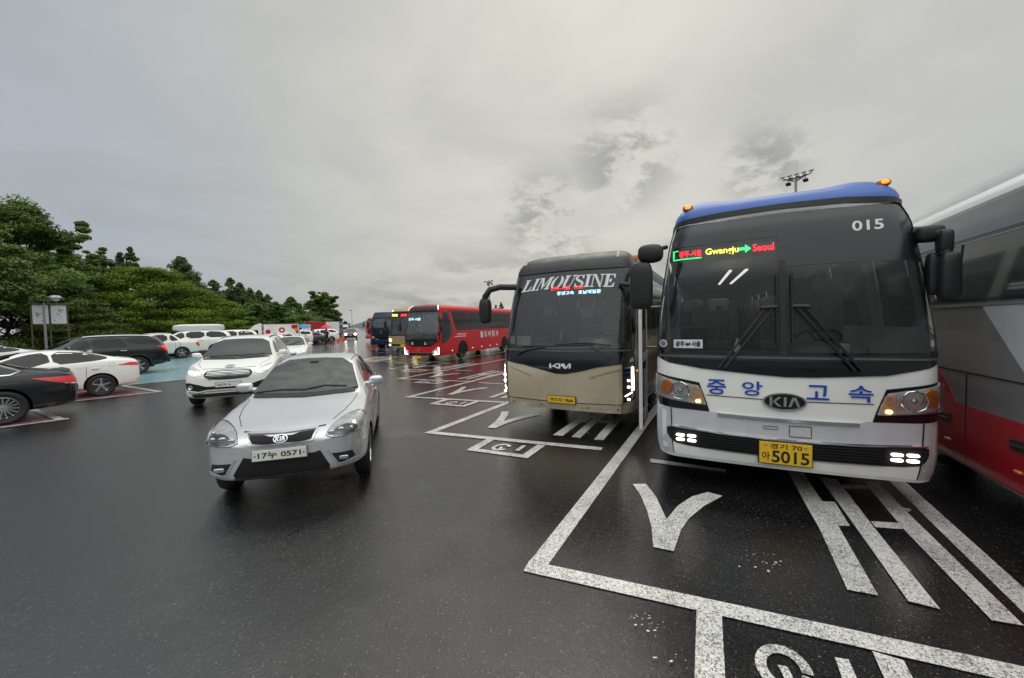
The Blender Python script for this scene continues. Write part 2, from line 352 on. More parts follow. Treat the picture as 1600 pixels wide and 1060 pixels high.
def densify(poly, step):
    o = []
    for i, p in enumerate(poly):
        q = poly[(i+1) % len(poly)]; d = math.hypot(q[0]-p[0], q[1]-p[1]); k = max(1, int(math.ceil(d/step)))
        for j in range(k): o.append((p[0]+(q[0]-p[0])*j/k, p[1]+(q[1]-p[1])*j/k))
    return o
def smooth_poly(pl, it=1):
    for _ in range(it):
        o = []
        for i, p in enumerate(pl):
            q = pl[(i+1) % len(pl)]; o.append((p[0]*.75+q[0]*.25, p[1]*.75+q[1]*.25)); o.append((p[0]*.25+q[0]*.75, p[1]*.25+q[1]*.75))
        pl = o
    return pl
def inside(p, poly):
    c = False; j = len(poly)-1
    for i in range(len(poly)):
        if (poly[i][1] > p[1]) != (poly[j][1] > p[1]) and p[0] < (poly[j][0]-poly[i][0])*(p[1]-poly[i][1])/(poly[j][1]-poly[i][1])+poly[i][0]: c = not c
        j = i
    return c
def fill2d(poly, step):
    out_ = densify(poly, step); n = len(out_); xs = [p[0] for p in out_]; ys = [p[1] for p in out_]; pts = list(out_)
    x = min(xs)+step*.5
    while x < max(xs):
        y = min(ys)+step*.5
        while y < max(ys):
            if inside((x, y), out_) and min((x-p[0])**2+(y-p[1])**2 for p in out_) > (step*.4)**2: pts.append((x, y))
            y += step
        x += step
    r = delaunay_2d_cdt([Vector(p) for p in pts], [], [list(range(n))], 1, 1e-6)
    return [(v[0], v[1]) for v in r[0]], [tuple(f) for f in r[2]]
def patch(name, poly, fn, mat, parent, off=.004, step=.08, skirt=.012, tri=None, build=True):
    """a panel with its own thickness lying on a curved surface; fn maps chart (a,b) -> point, outward normal"""
    vs, fs = tri if tri else fill2d(poly, step)
    P = [fn(a, b) for a, b in vs]; V = [p+n*off for p, n in P]
    F = []
    for f in fs:
        f = tuple(f); nn = (V[f[1]]-V[f[0]]).cross(V[f[2]]-V[f[0]])
        F.append(f if nn.dot(P[f[0]][1]) >= 0 else f[::-1])
    cnt = {}
    for f in F:
        for i in range(len(f)): e = (f[i], f[(i+1) % len(f)]); cnt[tuple(sorted(e))] = cnt.get(tuple(sorted(e)), [])+[e]
    sk = {}; 
    for es in list(cnt.values()):
        if len(es) == 1 and skirt:
            a, b = es[0]
            for q in (a, b):
                if q not in sk: sk[q] = len(V); V.append(P[q][0]+P[q][1]*(off-skirt))
            F.append((b, a, sk[a], sk[b]))
    if not build: return V, F
    return link_mesh(name, V, F, mat, parent, True, 40)
def ribbon(pts, wd, closed=False):
    pts = [Vector((p[0], p[1])) for p in pts]; n = len(pts); A = []; B = []
    for i in range(n):
        a = pts[(i-1) % n] if (closed or i) else pts[i]; b = pts[(i+1) % n] if (closed or i < n-1) else pts[i]
        d = (b-a).normalized(); q = Vector((-d.y, d.x))*wd/2; A.append(pts[i]+q); B.append(pts[i]-q)
    return A, B
def strip(name, pts, wd, fn, mat, parent, off=.004, step=.08, closed=False, skirt=.01):
    q = densify(pts, step) if closed else densify(pts, step)[:sum(1 for _ in densify(pts, step))]
    if not closed:
        q = []
        for i in range(len(pts)-1):
            p, r_ = pts[i], pts[i+1]; k = max(1, int(math.ceil(math.hypot(r_[0]-p[0], r_[1]-p[1])/step)))
            q += [(p[0]+(r_[0]-p[0])*j/k, p[1]+(r_[1]-p[1])*j/k) for j in range(k)]
        q.append(pts[-1])
    A, B = ribbon(q, wd, closed); n = len(q); vs = [tuple(a) for a in A]+[tuple(b) for b in B]
    fs = [(i, (i+1) % n, n+(i+1) % n, n+i) for i in range(n if closed else n-1)]
    return patch(name, None, fn, mat, parent, off, step, skirt, (vs, fs))

_tx = {}
def text2d(s, bold=0., shear=0.):
    k = (s, bold, shear)
    if k in _tx: return _tx[k]
    cu = bpy.data.curves.new('lettering', 'FONT'); cu.body = s; cu.offset = bold; cu.shear = shear; cu.resolution_u = 3; cu.fill_mode = 'FRONT'
    o = bpy.data.objects.new('lettering', cu); COL.objects.link(o); bpy.context.view_layer.update()
    me = bpy.data.meshes.new_from_object(o.evaluated_get(bpy.context.evaluated_depsgraph_get()))
    vs = [(v.co.x, v.co.y) for v in me.vertices]; fs = [tuple(p.vertices) for p in me.polygons]
    bpy.data.objects.remove(o); bpy.data.curves.remove(cu); bpy.data.meshes.remove(me)
    x0 = min(v[0] for v in vs); x1 = max(v[0] for v in vs); y0 = min(v[1] for v in vs); y1 = max(v[1] for v in vs)
    vs = [((a-x0)/(x1-x0), (b-y0)/(y1-y0)) for a, b in vs]
    _tx[k] = (vs, fs); return vs, fs
def text_on(name, s, box, fn, mat, parent, off=.008, bold=.02, shear=0., warp=None, shapes=None):
    vs, fs = shapes if shapes else text2d(s, bold, shear)
    x0, z0, x1, z1 = box
    vs = [(x0+a*(x1-x0), z0+b*(z1-z0)) for a, b in vs]
    if warp: vs = [warp(*v) for v in vs]
    return patch(name, None, fn, mat, parent, off, .1, .004, (vs, fs))
def polys2d(polys):        # hand-drawn letter shapes in a unit box
    V = []; F = []
    for p in polys:
        r = delaunay_2d_cdt([Vector(q) for q in p], [], [list(range(len(p)))], 1, 1e-6); b = len(V)
        V += [(v[0], v[1]) for v in r[0]]; F += [tuple(i+b for i in f) for f in r[2]]
    return V, F
OLD_LOGO = polys2d([[(0, 0), (.09, 0), (.09, 1), (0, 1)], [(.10, .5), (.28, 1), (.40, 1), (.20, .5), (.40, 0), (.28, 0)],
                    [(.47, 0), (.56, 0), (.56, 1), (.47, 1)], [(.62, 0), (.71, 0), (.815, .74), (.92, 0), (1.01, 0), (.88, 1), (.75, 1)]])
NEW_LOGO = polys2d([[(0, 0), (.085, 0), (.085, 1), (0, .8)], [(.085, .38), (.36, 1), (.48, 1), (.20, .38), (.085, .18)], [(.18, .42), (.36, 0), (.48, 0), (.28, .52)],
                    [(.42, 0), (.52, 0), (.52, 1), (.44, .85)], [(.52, .55), (.60, .98), (.70, .98), (.80, 0), (.70, 0), (.60, .45)], [(.72, 0), (.80, 0), (1., .98), (.90, .98)], [(.915, 0), (1., .18), (1., .98), (.915, .8)]])
def stencil():
    """LIMOUSINE in fat slanted stencil capitals, drawn as polygons"""
    out = []; x = 0.
    def rect(a, b, c, d): return [(a, b), (c, b), (c, d), (a, d)]
    def arc(cx, cy, rx, ry, t, a0, a1, n=9, tx=None):
        tx = tx or t; o = [(cx+rx*math.cos(R(a0+(a1-a0)*i/n)), cy+ry*math.sin(R(a0+(a1-a0)*i/n))) for i in range(n+1)]
        i_ = [(cx+(rx-tx)*math.cos(R(a1-(a1-a0)*i/n)), cy+(ry-t)*math.sin(R(a1-(a1-a0)*i/n))) for i in range(n+1)]
        return o+i_
    s_ = .09
    def I(x): return [rect(x, 0, x+.34, s_), rect(x+.08, s_*.4, x+.27, 1-s_*.4), rect(x, 1-s_, x+.34, 1)]
    def Lt(x): return I(x)+[[(x+.31, 0), (x+.62, 0), (x+.66, .40), (x+.60, .40), (x+.50, .10), (x+.31, .08)]]
    def M(x): return [rect(x, 0, x+.22, s_), rect(x+.08, .04, x+.14, .96), [(x, 1), (x+.28, 1), (x+.50, .28), (x+.43, .0), (x+.13, .92), (x, .93)],
                      [(x+.53, .22), (x+.74, 1), (x+.68, 1), (x+.49, .36)], rect(x+.70, .04, x+.89, .96), rect(x+.62, 0, x+.97, s_), rect(x+.72, 1-s_, x+.97, 1)]
    def O(x): return [arc(x+.33, .5, .36, .5, .05, 100, 260, 12, .20), arc(x+.41, .5, .36, .5, .05, -80, 80, 12, .20)]
    def U(x): return [rect(x, 1-s_, x+.34, 1), [(x+.07, 1), (x+.26, 1), (x+.26, .30), (x+.32, .10), (x+.32, 0), (x+.18, .04), (x+.07, .26)], 
                      rect(x+.48, 1-s_, x+.74, 1), [(x+.59, 1), (x+.65, 1), (x+.65, .28), (x+.56, .05), (x+.37, 0), (x+.37, .08), (x+.52, .12), (x+.59, .30)]]
    def Sx(x): return [[(x+.28, 1), (x+.12, .95), (x+.02, .80), (x+.02, .64), (x+.14, .50), (x+.45, .32), (x+.46, .18), (x+.34, .07), (x+.34, 0), (x+.52, .05), (x+.60, .20), (x+.60, .36), (x+.48, .50), (x+.18, .68), (x+.17, .80), (x+.28, .92)],
                       [(x+.34, 1), (x+.44, .94), (x+.56, 1), (x+.56, .68), (x+.51, .68), (x+.44, .86), (x+.34, .92)], [(x+.28, 0), (x+.14, .05), (x+.03, 0), (x+.03, .33), (x+.08, .33), (x+.16, .14), (x+.28, .07)]]
    def Nn(x): return [rect(x, 0, x+.24, s_), rect(x+.08, .04, x+.14, .9), [(x, 1), (x+.26, 1), (x+.68, .12), (x+.68, -.02), (x+.60, -.02), (x+.14, .90), (x, .93)], rect(x+.62, .22, x+.68, 1), rect(x+.52, 1-s_, x+.78, 1)]
    def E(x): return I(x)+[[(x+.30, 0), (x+.62, 0), (x+.66, .34), (x+.60, .34), (x+.50, .09), (x+.30, .08)], [(x+.30, 1), (x+.62, 1), (x+.64, .70), (x+.58, .70), (x+.50, .91), (x+.30, .92)], [(x+.30, .55), (x+.44, .68), (x+.44, .32), (x+.30, .46)]]
    for fn_, wd in ((Lt, .70), (I, .39), (M, 1.01), (O, .79), (U, .78), (Sx, .66), (I, .39), (Nn, .82), (E, .68)):
        out += fn_(x); x += wd
    polys = [[((a+.30*b*0)/x, b) for a, b in p] for p in out]
    return polys2d(polys)
STENCIL = stencil()

# ================================================================ ground and painted markings
def sheet(name, poly, z, mat, kind='structure'):
    vs, fs = [(p[0], p[1], z) for p in poly], [tuple(range(len(poly)))]
    a = sum(poly[i][0]*poly[(i+1) % len(poly)][1]-poly[(i+1) % len(poly)][0]*poly[i][1] for i in range(len(poly)))
    if a < 0: fs = [fs[0][::-1]]
    return struct(name, vs, fs, mat, kind)
sheet('ground', [(-2000, -400), (2000, -400), (2000, 2500), (-2000, 2500)], 0, 'asphalt')
def paint_mesh(name, polys, z, mat):
    V = []; F = []
    for ip, p in enumerate(polys):
        r = delaunay_2d_cdt([Vector(q) for q in p], [], [list(range(len(p)))], 1, 1e-6); b = len(V)
        V += [(v[0], v[1], z+(ip % 6)*.0006) for v in r[0]]
        for f in r[2]:
            a, c, d = [r[0][i] for i in f][:3]
            F.append(tuple(i+b for i in (f if (c-a).cross(d-a) > 0 else f[::-1])))
    return struct(name, V, F, mat)
def band(p, q, wd):
    p, q = Vector(p), Vector(q); d = (q-p).normalized(); n = Vector((-d.y, d.x))*wd/2
    return [tuple(p-n), tuple(q-n), tuple(q+n), tuple(p+n)]
AX = (.480, .877)                                    # direction of the bays
vee = [(1.367, 4.432), (1.519, 4.425), (1.511, 4.087), (1.434, 3.615), (1.648, 3.872), (1.892, 4.08), (2.109, 4.176), (2.219, 4.076), (1.912, 3.86), (1.658, 3.628), (1.486, 3.419), (1.288, 3.101), (1.144, 3.168), (1.239, 3.47), (1.31, 3.786), (1.357, 4.107)]
bar = [(1.864, 5.245), (2.655, 4.804), (2.612, 4.728), (1.815, 5.11)]
strokes = [[(3.42, 4.80), (3.56, 4.74), (3.149, 3.906), (3.262, 3.886), (3.014, 3.426), (2.913, 3.43), (2.44, 2.547), (2.284, 2.608), (2.727, 3.418), (2.949, 3.875)],
           [(3.60, 4.52), (3.75, 4.44), (3.213, 3.418), (2.711, 2.413), (2.583, 2.489), (3.109, 3.524)],
           [(4.00, 4.38), (4.12, 4.33), (3.713, 3.562), (3.055, 2.266), (2.917, 2.312), (3.425, 3.351)],
           [(3.67, 4.29), (3.95, 4.27), (3.90, 4.17), (3.62, 4.19)], [(3.27, 3.50), (3.49, 3.46), (3.425, 3.351), (3.221, 3.398)],
           [(3.781, 3.749), (3.857, 3.712), (3.818, 3.663), (3.72, 3.66)]]
def ring(c, ra, rb, t, a0=0, a1=360, k=26):
    pts = []
    ax = Vector((AX[0], AX[1])); bx = Vector((.93, -.366))
    for i in range(k+1): a = R(a0+(a1-a0)*i/k); p = Vector(c)+bx*ra*math.cos(a)+ax*rb*math.sin(a); pts.append(tuple(p))
    inn = []
    for i in range(k+1): a = R(a1-(a1-a0)*i/k); p = Vector(c)+bx*(ra-t)*math.cos(a)+ax*(rb-t*1.2)*math.sin(a); inn.append(tuple(p))
    return pts+inn
def sh(poly, d): return [(a+d[0], b+d[1]) for a, b in poly]
corners = [(.14, 2.93), (-1.49, 6.79), (-2.80, 10.29), (-4.10, 13.88), (-5.52, 17.2), (-6.9, 20.8), (-8.3, 24.4), (-9.7, 28.0), (-11.1, 31.6), (-12.5, 35.2), (-13.9, 38.8)]
lines = []; z1 = []; ends = []
def on_front(c, t): return (c[0]+.931*t, c[1]-.366*t)
for k, c in enumerate([(1.60, -.70)]+corners):
    s0 = 1 if k else 0
    far = (c[0]+AX[0]*13.5, c[1]+AX[1]*13.5); st = (c[0]+AX[0]*.06, c[1]+AX[1]*.06)
    if k == 0: far = (c[0]+AX[0]*13.5+.0, c[1]+AX[1]*13.5)
    z1.append(band(st, far, .15))
polyd = []
for k, c in enumerate(corners):
    d = (c[0]-.14, c[1]-2.93)
    p = on_front(c, -.07); q = on_front(c, 3.0 if k else 3.2)
    polyd.append(band(p, q, .14))
    polyd.append(sh(vee, d)); polyd.append(sh(bar, d)); polyd += [sh(s_, d) for s_ in strokes]
    # number box ahead of the bay
    bxp = [(1.24, 2.44), (.99, 1.94), (1.78, 1.585), (2.05, 2.08)]
    polyd += [sh(band(bxp[0], bxp[1], .145), d), sh(band((.93, 1.97), (1.84, 1.56), .12), d), sh(band(bxp[2], bxp[3], .13), d)]
    polyd.append(sh(ring((1.43, 2.02), .135, .17, .055, 20 if k % 2 else 0, 330 if k % 2 else 352), d)); polyd.append(sh([(1.41, 2.04), (1.455, 2.03), (1.43, 1.92), (1.385, 1.93)], d))
    polyd.append(sh([(1.755, 2.079), (1.818, 2.063), (1.70, 1.82), (1.635, 1.85)], d))
paint_mesh('bay_line_marking', z1, .004, 'road_white')
paint_mesh('bay_letter_marking', polyd, .008, 'road_white')
# left-hand bays: pale blue bays, pink bay, white stripes
H2 = (.637, .771)
paint_mesh('blue_bay_marking', [[(-14.1, 13.6), (-12.55, 15.5), (-16.0, 22.5), (-20.5, 30.0), (-27.5, 27.0), (-23.5, 17.5)]], .004, 'road_blue')
paint_mesh('pink_bay_marking', [[(-13.9, 8.8), (-11.25, 12.0), (-14.2, 13.6), (-17.0, 10.2)], [(-13.6, 4.2), (-10.05, 8.4), (-12.6, 9.7), (-15.5, 6.0)]], .004, 'road_pink')
wl = [band((-14.6, 8.0), (-11.1, 12.15), .16), band((-11.1, 12.1), (-13.9, 13.7), .16), band((-16.7, 10.3), (-13.9, 13.6), .14),
      band((-14.2, 3.4), (-9.9, 8.55), .16), band((-9.95, 8.45), (-12.5, 9.9), .14), band((-14.3, 13.2), (-12.4, 15.6), .14), band((-12.45, 15.5), (-16.0, 22.5), .14),
      band((-17.5, 19.5), (-14.6, 21.6), .12), band((-20.0, 22.5), (-16.6, 24.4), .12), band((-9.6, 22.5), (-9.1, 23.2), .9)]
paint_mesh('white_bay_marking', wl[:9], .008, 'road_white')
paint_mesh('hump_marking', [[(-8.75, 22.0), (-7.35, 20.7), (-7.0, 21.6), (-7.3, 23.6), (-8.7, 24.6)]], .004, 'road_white')
paint_mesh('hump_stripe_marking', [[(-8.35, 21.9), (-7.75, 21.5), (-7.7, 22.9), (-8.4, 23.5)]], .008, 'road_yellow')
far = [band((-30, 74), (-16, 70), .5), band((-26.5, 50), (-14.5, 47), .35), band((-25, 38.5), (-20.5, 37.3), .25), band((-12, 33), (-10, 32), .2)]
paint_mesh('far_marking', far, .006, 'road_white')
# planted verge behind the left car park
vz = [(-20, -2), (-27.3, 21), (-41, 50), (-68, 125), (-110, 260), (-600, 260), (-600, -40), (-30, -40)]
sheet('verge', vz, .12, 'soil')
kb = MB()
for a, b in zip(vz[:5], vz[1:5]):
    d = (Vector(b)-Vector(a)); L_ = d.length; ang = math.atan2(d.y, d.x)
    kb.box(((a[0]+b[0])/2, (a[1]+b[1])/2, .075), (L_, .2, .15), Matrix.Rotation(ang, 3, 'Z'), .02)
o = kb.build('kerb', 'concrete'); o['kind'] = 'structure'
# low hills on the horizon
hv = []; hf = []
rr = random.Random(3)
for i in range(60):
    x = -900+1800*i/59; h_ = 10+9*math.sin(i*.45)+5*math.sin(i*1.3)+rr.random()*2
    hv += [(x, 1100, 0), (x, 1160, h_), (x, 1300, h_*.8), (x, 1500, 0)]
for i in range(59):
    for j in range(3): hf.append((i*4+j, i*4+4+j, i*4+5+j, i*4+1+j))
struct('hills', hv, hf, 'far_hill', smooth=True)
# torn paper scraps by the front line
mb = MB(); rr = random.Random(5)
for (cx, cy, n_, sp) in ((.775, 2.38, 14, .04), (.86, 2.31, 9, .03), (.80, 2.13, 6, .06), (1.93, 2.93, 34, .09), (.93, 2.06, 2, .02), (1.25, 6.55, 1, .01), (2.75, 2.9, 1, .01)):
    for i in range(n_):
        x, y = cx+rr.gauss(0, sp), cy+rr.gauss(0, sp); s_ = rr.choice((.002, .003, .004, .006, .009)); a = rr.random()*6
        k = 6; P = [(x+s_*rr.uniform(.6, 2.0)*math.cos(a+2*PI*i_/k), y+s_*rr.uniform(.3, .9)*math.sin(a+2*PI*i_/k)) for i_ in range(k)]
        mb.prism(P, .0120, .0132, 'Z')
o = mb.build('litter', 'scrap', smooth=False); o['kind'] = 'stuff'

# ================================================================ wheels
def wheel(parent, loc, r, wd, sg, spokes=5, rimr=.66, kind='car'):
    x0, y0, z0 = loc
    h = MB(); h.lathe([(.01, -wd*.3*sg), (r*rimr*.8, -wd*.3*sg), (r*rimr*.8, -wd*.1*sg), (.01, -wd*.1*sg)], loc, 'X', 20)
    hub = h.build('wheel', 'dark_alloy' if kind == 'car' else 'rubber', parent)
    t = MB(); a = wd/2; prof = [(r*rimr, -a*.8), (r*.86, -a), (r*.96, -a*.85), (r, -a*.6), (r*.985, -a*.2), (r, -a*.15), (r, a*.15), (r*.985, a*.2), (r, a*.6), (r*.96, a*.85), (r*.86, a), (r*rimr, a*.8), (r*rimr, -a*.8)]
    t.lathe([(p, q) for p, q in prof], loc, 'X', 36); t.build('tyre', 'rubber', hub)
    m = MB(); q = r*rimr; e = a*.72*sg
    m.lathe([(q*.99, e-.1*sg), (q*.99, e), (q*.93, e+.012*sg), (q*.88, e-.01*sg), (q*.86, e-.08*sg)], loc, 'X', 32)
    if kind == 'car':
        m.lathe([(.001, e-.005*sg), (q*.16, e-.008*sg), (q*.22, e-.03*sg), (q*.22, e-.06*sg)], loc, 'X', 16)
        for i in range(spokes):
            an = 2*PI*i/spokes+.3; wi = (.24 if spokes < 8 else .10)*q; wo = (.19 if spokes < 8 else .075)*q
            rt = Matrix.Rotation(an, 4, 'X'); b = []
            for (rad, hw, xx) in ((q*.15, wi*.5, e-.015*sg), (q*.9, wo*.5, e-.012*sg)):
                for s1 in (-1, 1):
                    for dx in (0, -.03*sg): b.append(rt @ Vector((xx+dx, rad, s1*hw)))
            m.add([v+Vector(loc) for v in b], [(0, 2, 6, 4), (1, 5, 7, 3), (0, 4, 5, 1), (2, 3, 7, 6), (0, 1, 3, 2), (4, 6, 7, 5)])
    else:
        m.lathe([(q*.86, e-.08*sg), (q*.72, e-.11*sg), (q*.45, e-.10*sg), (q*.42, e-.02*sg), (q*.30, e+.02*sg), (q*.12, e+.05*sg), (.001, e+.05*sg)], loc, 'X', 24)
        for i in range(10):
            an = 2*PI*i/10; m.sell((x0+e-.09*sg, y0+q*.56*math.cos(an), z0+q*.56*math.sin(an)), (.03, .018, .018), .7, 6, 4)
    m.build('rim', 'alloy', hub); return hub

# ================================================================ buses
class Form:
    """walls and roof of a coach as a chart: s runs round the walls from the middle of the front, v up them"""
    def __init__(f, w=1.25, L=12, bow=.05, cr=.25, cdp=.30, F=((0, 0), (1.4, 0), (3.0, .2)), I=((0, 0), (1.5, 0), (3., .14)), zt=3.0, rh=.30, rset=.6, rin=.35, bumps=None):
        f.w, f.L, f.zt, f.rh, f.rset, f.rin, f.F, f.I, f.bumps = w, L, zt, rh, rset, rin, F, I, bumps
        xs = w-cr; P = [(xs*i/10, bow*(xs*i/10)**2) for i in range(11)]; y0 = P[-1][1]
        for i in range(1, 9):
            t = R(90*i/8); P.append((xs+cr*math.sin(t), y0+cdp*(1-math.cos(t))))
        f.sc = None; P += [(w, y0+cdp+(L-.3-y0-cdp)*i/40) for i in range(1, 41)]
        for i in range(1, 6): t = R(90*i/5); P.append((w-.25*(1-math.cos(t)), L-.3+.3*math.sin(t)))
        P += [(w*.5, L), (0, L)]
        S_ = [0]
        for a, b in zip(P, P[1:]): S_.append(S_[-1]+math.hypot(b[0]-a[0], b[1]-a[1]))
        f.P, f.S = np.array(P), np.array(S_); f.s_side = S_[18]; f.y_side = P[18][1]; f.arc = (rh+rin)/2*PI/2
    def base(f, s, v):
        a = abs(s); x = float(np.interp(a, f.S, f.P[:, 0])); y = float(np.interp(a, f.S, f.P[:, 1]))
        Fv = float(np.interp(min(v, f.zt), *zip(*f.F))); Iv = float(np.interp(min(v, f.zt), *zip(*f.I))); z = min(v, f.zt)
        if v > f.zt:
            ph = min((v-f.zt)/f.arc, 1)*PI/2; z += f.rh*math.sin(ph); Fv += f.rset*(1-math.cos(ph)); Iv += f.rin*(1-math.cos(ph))
        if v < .6: Iv += (.6-v)**2*.35; Fv += (.6-v)**2*.5
        x *= 1-Iv/f.w; wt = max(0, 1-y/(f.L*.35)); y += Fv*wt
        if f.bumps and v > f.zt: z += f.bumps(x, y)*min(1, (v-f.zt)/f.arc*1.5)
        return Vector((math.copysign(x, s) if s else x, y, z))
    def map(f, s, v):
        e = .01; p = f.base(s, v); du = f.base(s+e, v)-f.base(s-e, v); dv_ = f.base(s, v+e)-f.base(s, v-e)
        n = du.cross(dv_)
        if n.length < 1e-9: n = Vector((0, -1, 0))
        n.normalize()
        return p, n
    def front(f, x, z):                 # chart point seen at (x,z) from straight ahead
        v = z
        if z > f.zt: v = f.zt+f.arc*math.asin(min(1, (z-f.zt)/f.rh))/(PI/2)
        Iv = float(np.interp(min(v, f.zt), *zip(*f.I)))
        if v > f.zt: Iv += f.rin*(1-math.cos(min((v-f.zt)/f.arc, 1)*PI/2))
        xx = abs(x)/(1-Iv/f.w); s = float(np.interp(xx, f.P[:19, 0], f.S[:19]))
        return (math.copysign(s, x), v)
    def fmap(f, x, z): return f.map(*f.front(x, z))
    def smap(f, sg):
        def g(y, z):
            Iv = 0
            s = f.s_side+(y-f.y_side); p, n = f.map(sg*s, z); return p, n
        return g
def bus_shell(f, root, mats, openings, vlo=.33, soff=1.0, roof_mat=1):
    """walls and roof as one shell; openings = (s0,s1,v0,v1) left out"""
    ss = sorted(set([0.]+[round(float(x), 4) for x in f.S]+[round(abs(o_[i]), 4) for o_ in openings for i in (0, 1)]+[.25*i for i in range(1, 5)]))
    ss = [-q for q in ss[::-1] if q > 0]+ss
    vs_ = sorted(set([vlo, .45, .6, .9, 1.15, 1.4, 1.7, 2.1, 2.5, 2.8, f.zt]+[o_[i] for o_ in openings for i in (2, 3)]))+[f.zt+f.arc*k/8 for k in range(1, 9)]
    V = [f.base(s, v) for v in vs_ for s in ss]; n = len(ss); F = []; Mi = []
    for j in range(len(vs_)-1):
        for i in range(n-1):
            sm, vm = (ss[i]+ss[i+1])/2, (vs_[j]+vs_[j+1])/2
            if any(a < sm < b and c < vm < d for a, b, c, d in openings): continue
            F.append((j*n+i, j*n+i+1, (j+1)*n+i+1, (j+1)*n+i)); Mi.append(roof_mat if vm > f.zt else 0)
    top = (len(vs_)-1)*n; mid = n//2; cs = []
    for k in range(mid+1):
        a, b = V[top+mid-k], V[top+mid+k]; row = []
        for t in (-.6, -.2, .2, .6):
            x = b.x*t*1.0; q = Vector((x, b.y, b.z+.03*(1-t*t))); 
            if f.bumps: q.z = f.zt+f.rh+f.bumps(x, b.y)+.02*(1-t*t)
            row.append(len(V)); V.append(q)
        cs.append([top+mid-k]+row+[top+mid+k])
    for a, b in zip(cs, cs[1:]):
        for i in range(5):
            fc = (a[i], a[i+1], b[i+1], b[i]); F.append(fc); Mi.append(roof_mat)
    o = link_mesh('body', V, F, mats, root, True); o.data.polygons.foreach_set('material_index', Mi)
    bm = bmesh.new(); bm.from_mesh(o.data); bmesh.ops.remove_doubles(bm, verts=bm.verts, dist=.0005); bmesh.ops.recalc_face_normals(bm, faces=bm.faces); bm.to_mesh(o.data); bm.free()
    o.data.set_sharp_from_angle(angle=R(40)); return o
def chassis(root, w, L, wheels, r=.5, floor=True):
    MB().box((0, L/2, .60), (2*w-.35, L-1.0, .36)).box((0, 1.0, .5), (2*w-.5, 1.2, .3)).build('chassis', 'matte_black', root, False)
    for y in wheels:
        for sg in (-1, 1): wheel(root, (sg*(w-.17), y, r), r, .29, sg, kind='bus', rimr=.58)
def wiper(root, pts, wd, fn, off=.03, name='wiper'):
    V = []; F = []
    m = MB()
    for pl, r in pts:
        q = []
        for i in range(len(pl)-1):
            for j in range(5): t = j/5; q.append((pl[i][0]+(pl[i+1][0]-pl[i][0])*t, pl[i][1]+(pl[i+1][1]-pl[i][1])*t))
        q.append(pl[-1]); m.tube([fn(*p)[0]+fn(*p)[1]*off for p in q], r, 6)
    return m.build(name, 'black_plastic', root)
def plate(root, p0, w_, h_, mat, texts, name='number_plate', frame='black_plastic', rot=None):
    """flat plate facing -y; texts = (string, x0,z0,x1,z1) relative to its centre"""
    x, y, z = p0
    b = MB().box((0, .012, 0), (w_+.02, .012, h_+.02), None, .004).build(name, frame, root, False)
    b.location = p0
    if rot: b.rotation_euler = rot
    MB().box((0, 0, 0), (w_, .012, h_), None, .004).build('plate_face', mat, b, False)
    fl = lambda a, c: (Vector((a, -.006, c)), Vector((0, -1, 0)))
    for tx in texts:
        text_on('lettering', tx[0], tx[1:5], fl, 'ink', b, .002, tx[5] if len(tx) > 5 else .03)
    if w_ > .3:
        for sg in (-1, 1):
            MB().sell((sg*w_*.45, -.009, 0) if h_ < .15 else (sg*w_*.38, -.009, h_*.36), (.009, .005, .009), .8, 8, 5).build('bolt', 'galv', b)
    return b
def mirror_block(root, name, arm, blocks, mat='black_plastic', glass=None):
    m = MB()
    if arm: m.tube(arm[0], arm[1], 10)
    for c, r, e in blocks: m.sell(c, r, e, 18, 12)
    o = m.build(name, mat, root)
    if glass:
        for c, r in glass: MB().sell(c, r, .35, 16, 8).build('mirror_glass', 'chrome', o)
    return o
def seats(root, rows, y0=2.6, dy=.85, z=1.35, mat='seat_cloth', cover=True):
    for k in range(rows):
        for x in (-.85, -.42, .42, .85):
            m = MB().sell((x, y0+k*dy, z+.1), (.2, .22, .08), .4).sell((x, y0+k*dy+.22, z+.5), (.2, .07, .42), .4)
            s_ = m.build('seat', mat, root)
            if cover: MB().sell((x, y0+k*dy+.215, z+.80), (.17, .075, .12), .4).build('headrest_cover', 'cover_white', s_)
def cabin(root, f, L, sgd=1, zf=1.05):
    w = f.w
    MB().box((0, L/2+.3, zf-.04), (2*w-.2, L-1.2, .06)).build('cabin_floor', 'dash', root, False)
    MB().box((0, L/2+.6, f.zt-.06), (2*w-.55, L-2.2, .05)).build('cabin_ceiling', 'cabin', root, False)
    m = MB().sell((0, .62, 1.33), (1.06, .34, .17), .3, 24, 10).sell((sgd*.5, .78, 1.46), (.38, .26, .16), .5)
    m.build('dashboard', 'dash', root)
    sw = MB(); c = Vector((sgd*.52, 1.15, 1.62)); rt = Matrix.Rotation(R(-35), 3, 'X')
    sw.tube([c+rt @ Vector((.24*math.cos(a), .24*math.sin(a), 0)) for a in np.linspace(0, 2*PI, 25)], .018, 6)
    for a in (0, 2.1, 4.2): sw.tube([c, c+rt @ Vector((.23*math.cos(a), .23*math.sin(a), 0))], .015, 6)
    sw.build('steering_wheel', 'black_plastic', root)
    MB().sell((sgd*.52, 1.75, 1.42), (.26, .26, .1), .4).sell((sgd*.52, 2.0, 1.85), (.25, .09, .45), .4).sell((sgd*.52, 2.0, 2.34), (.14, .07, .12), .5).build('driver_seat', 'seat_cloth', root)

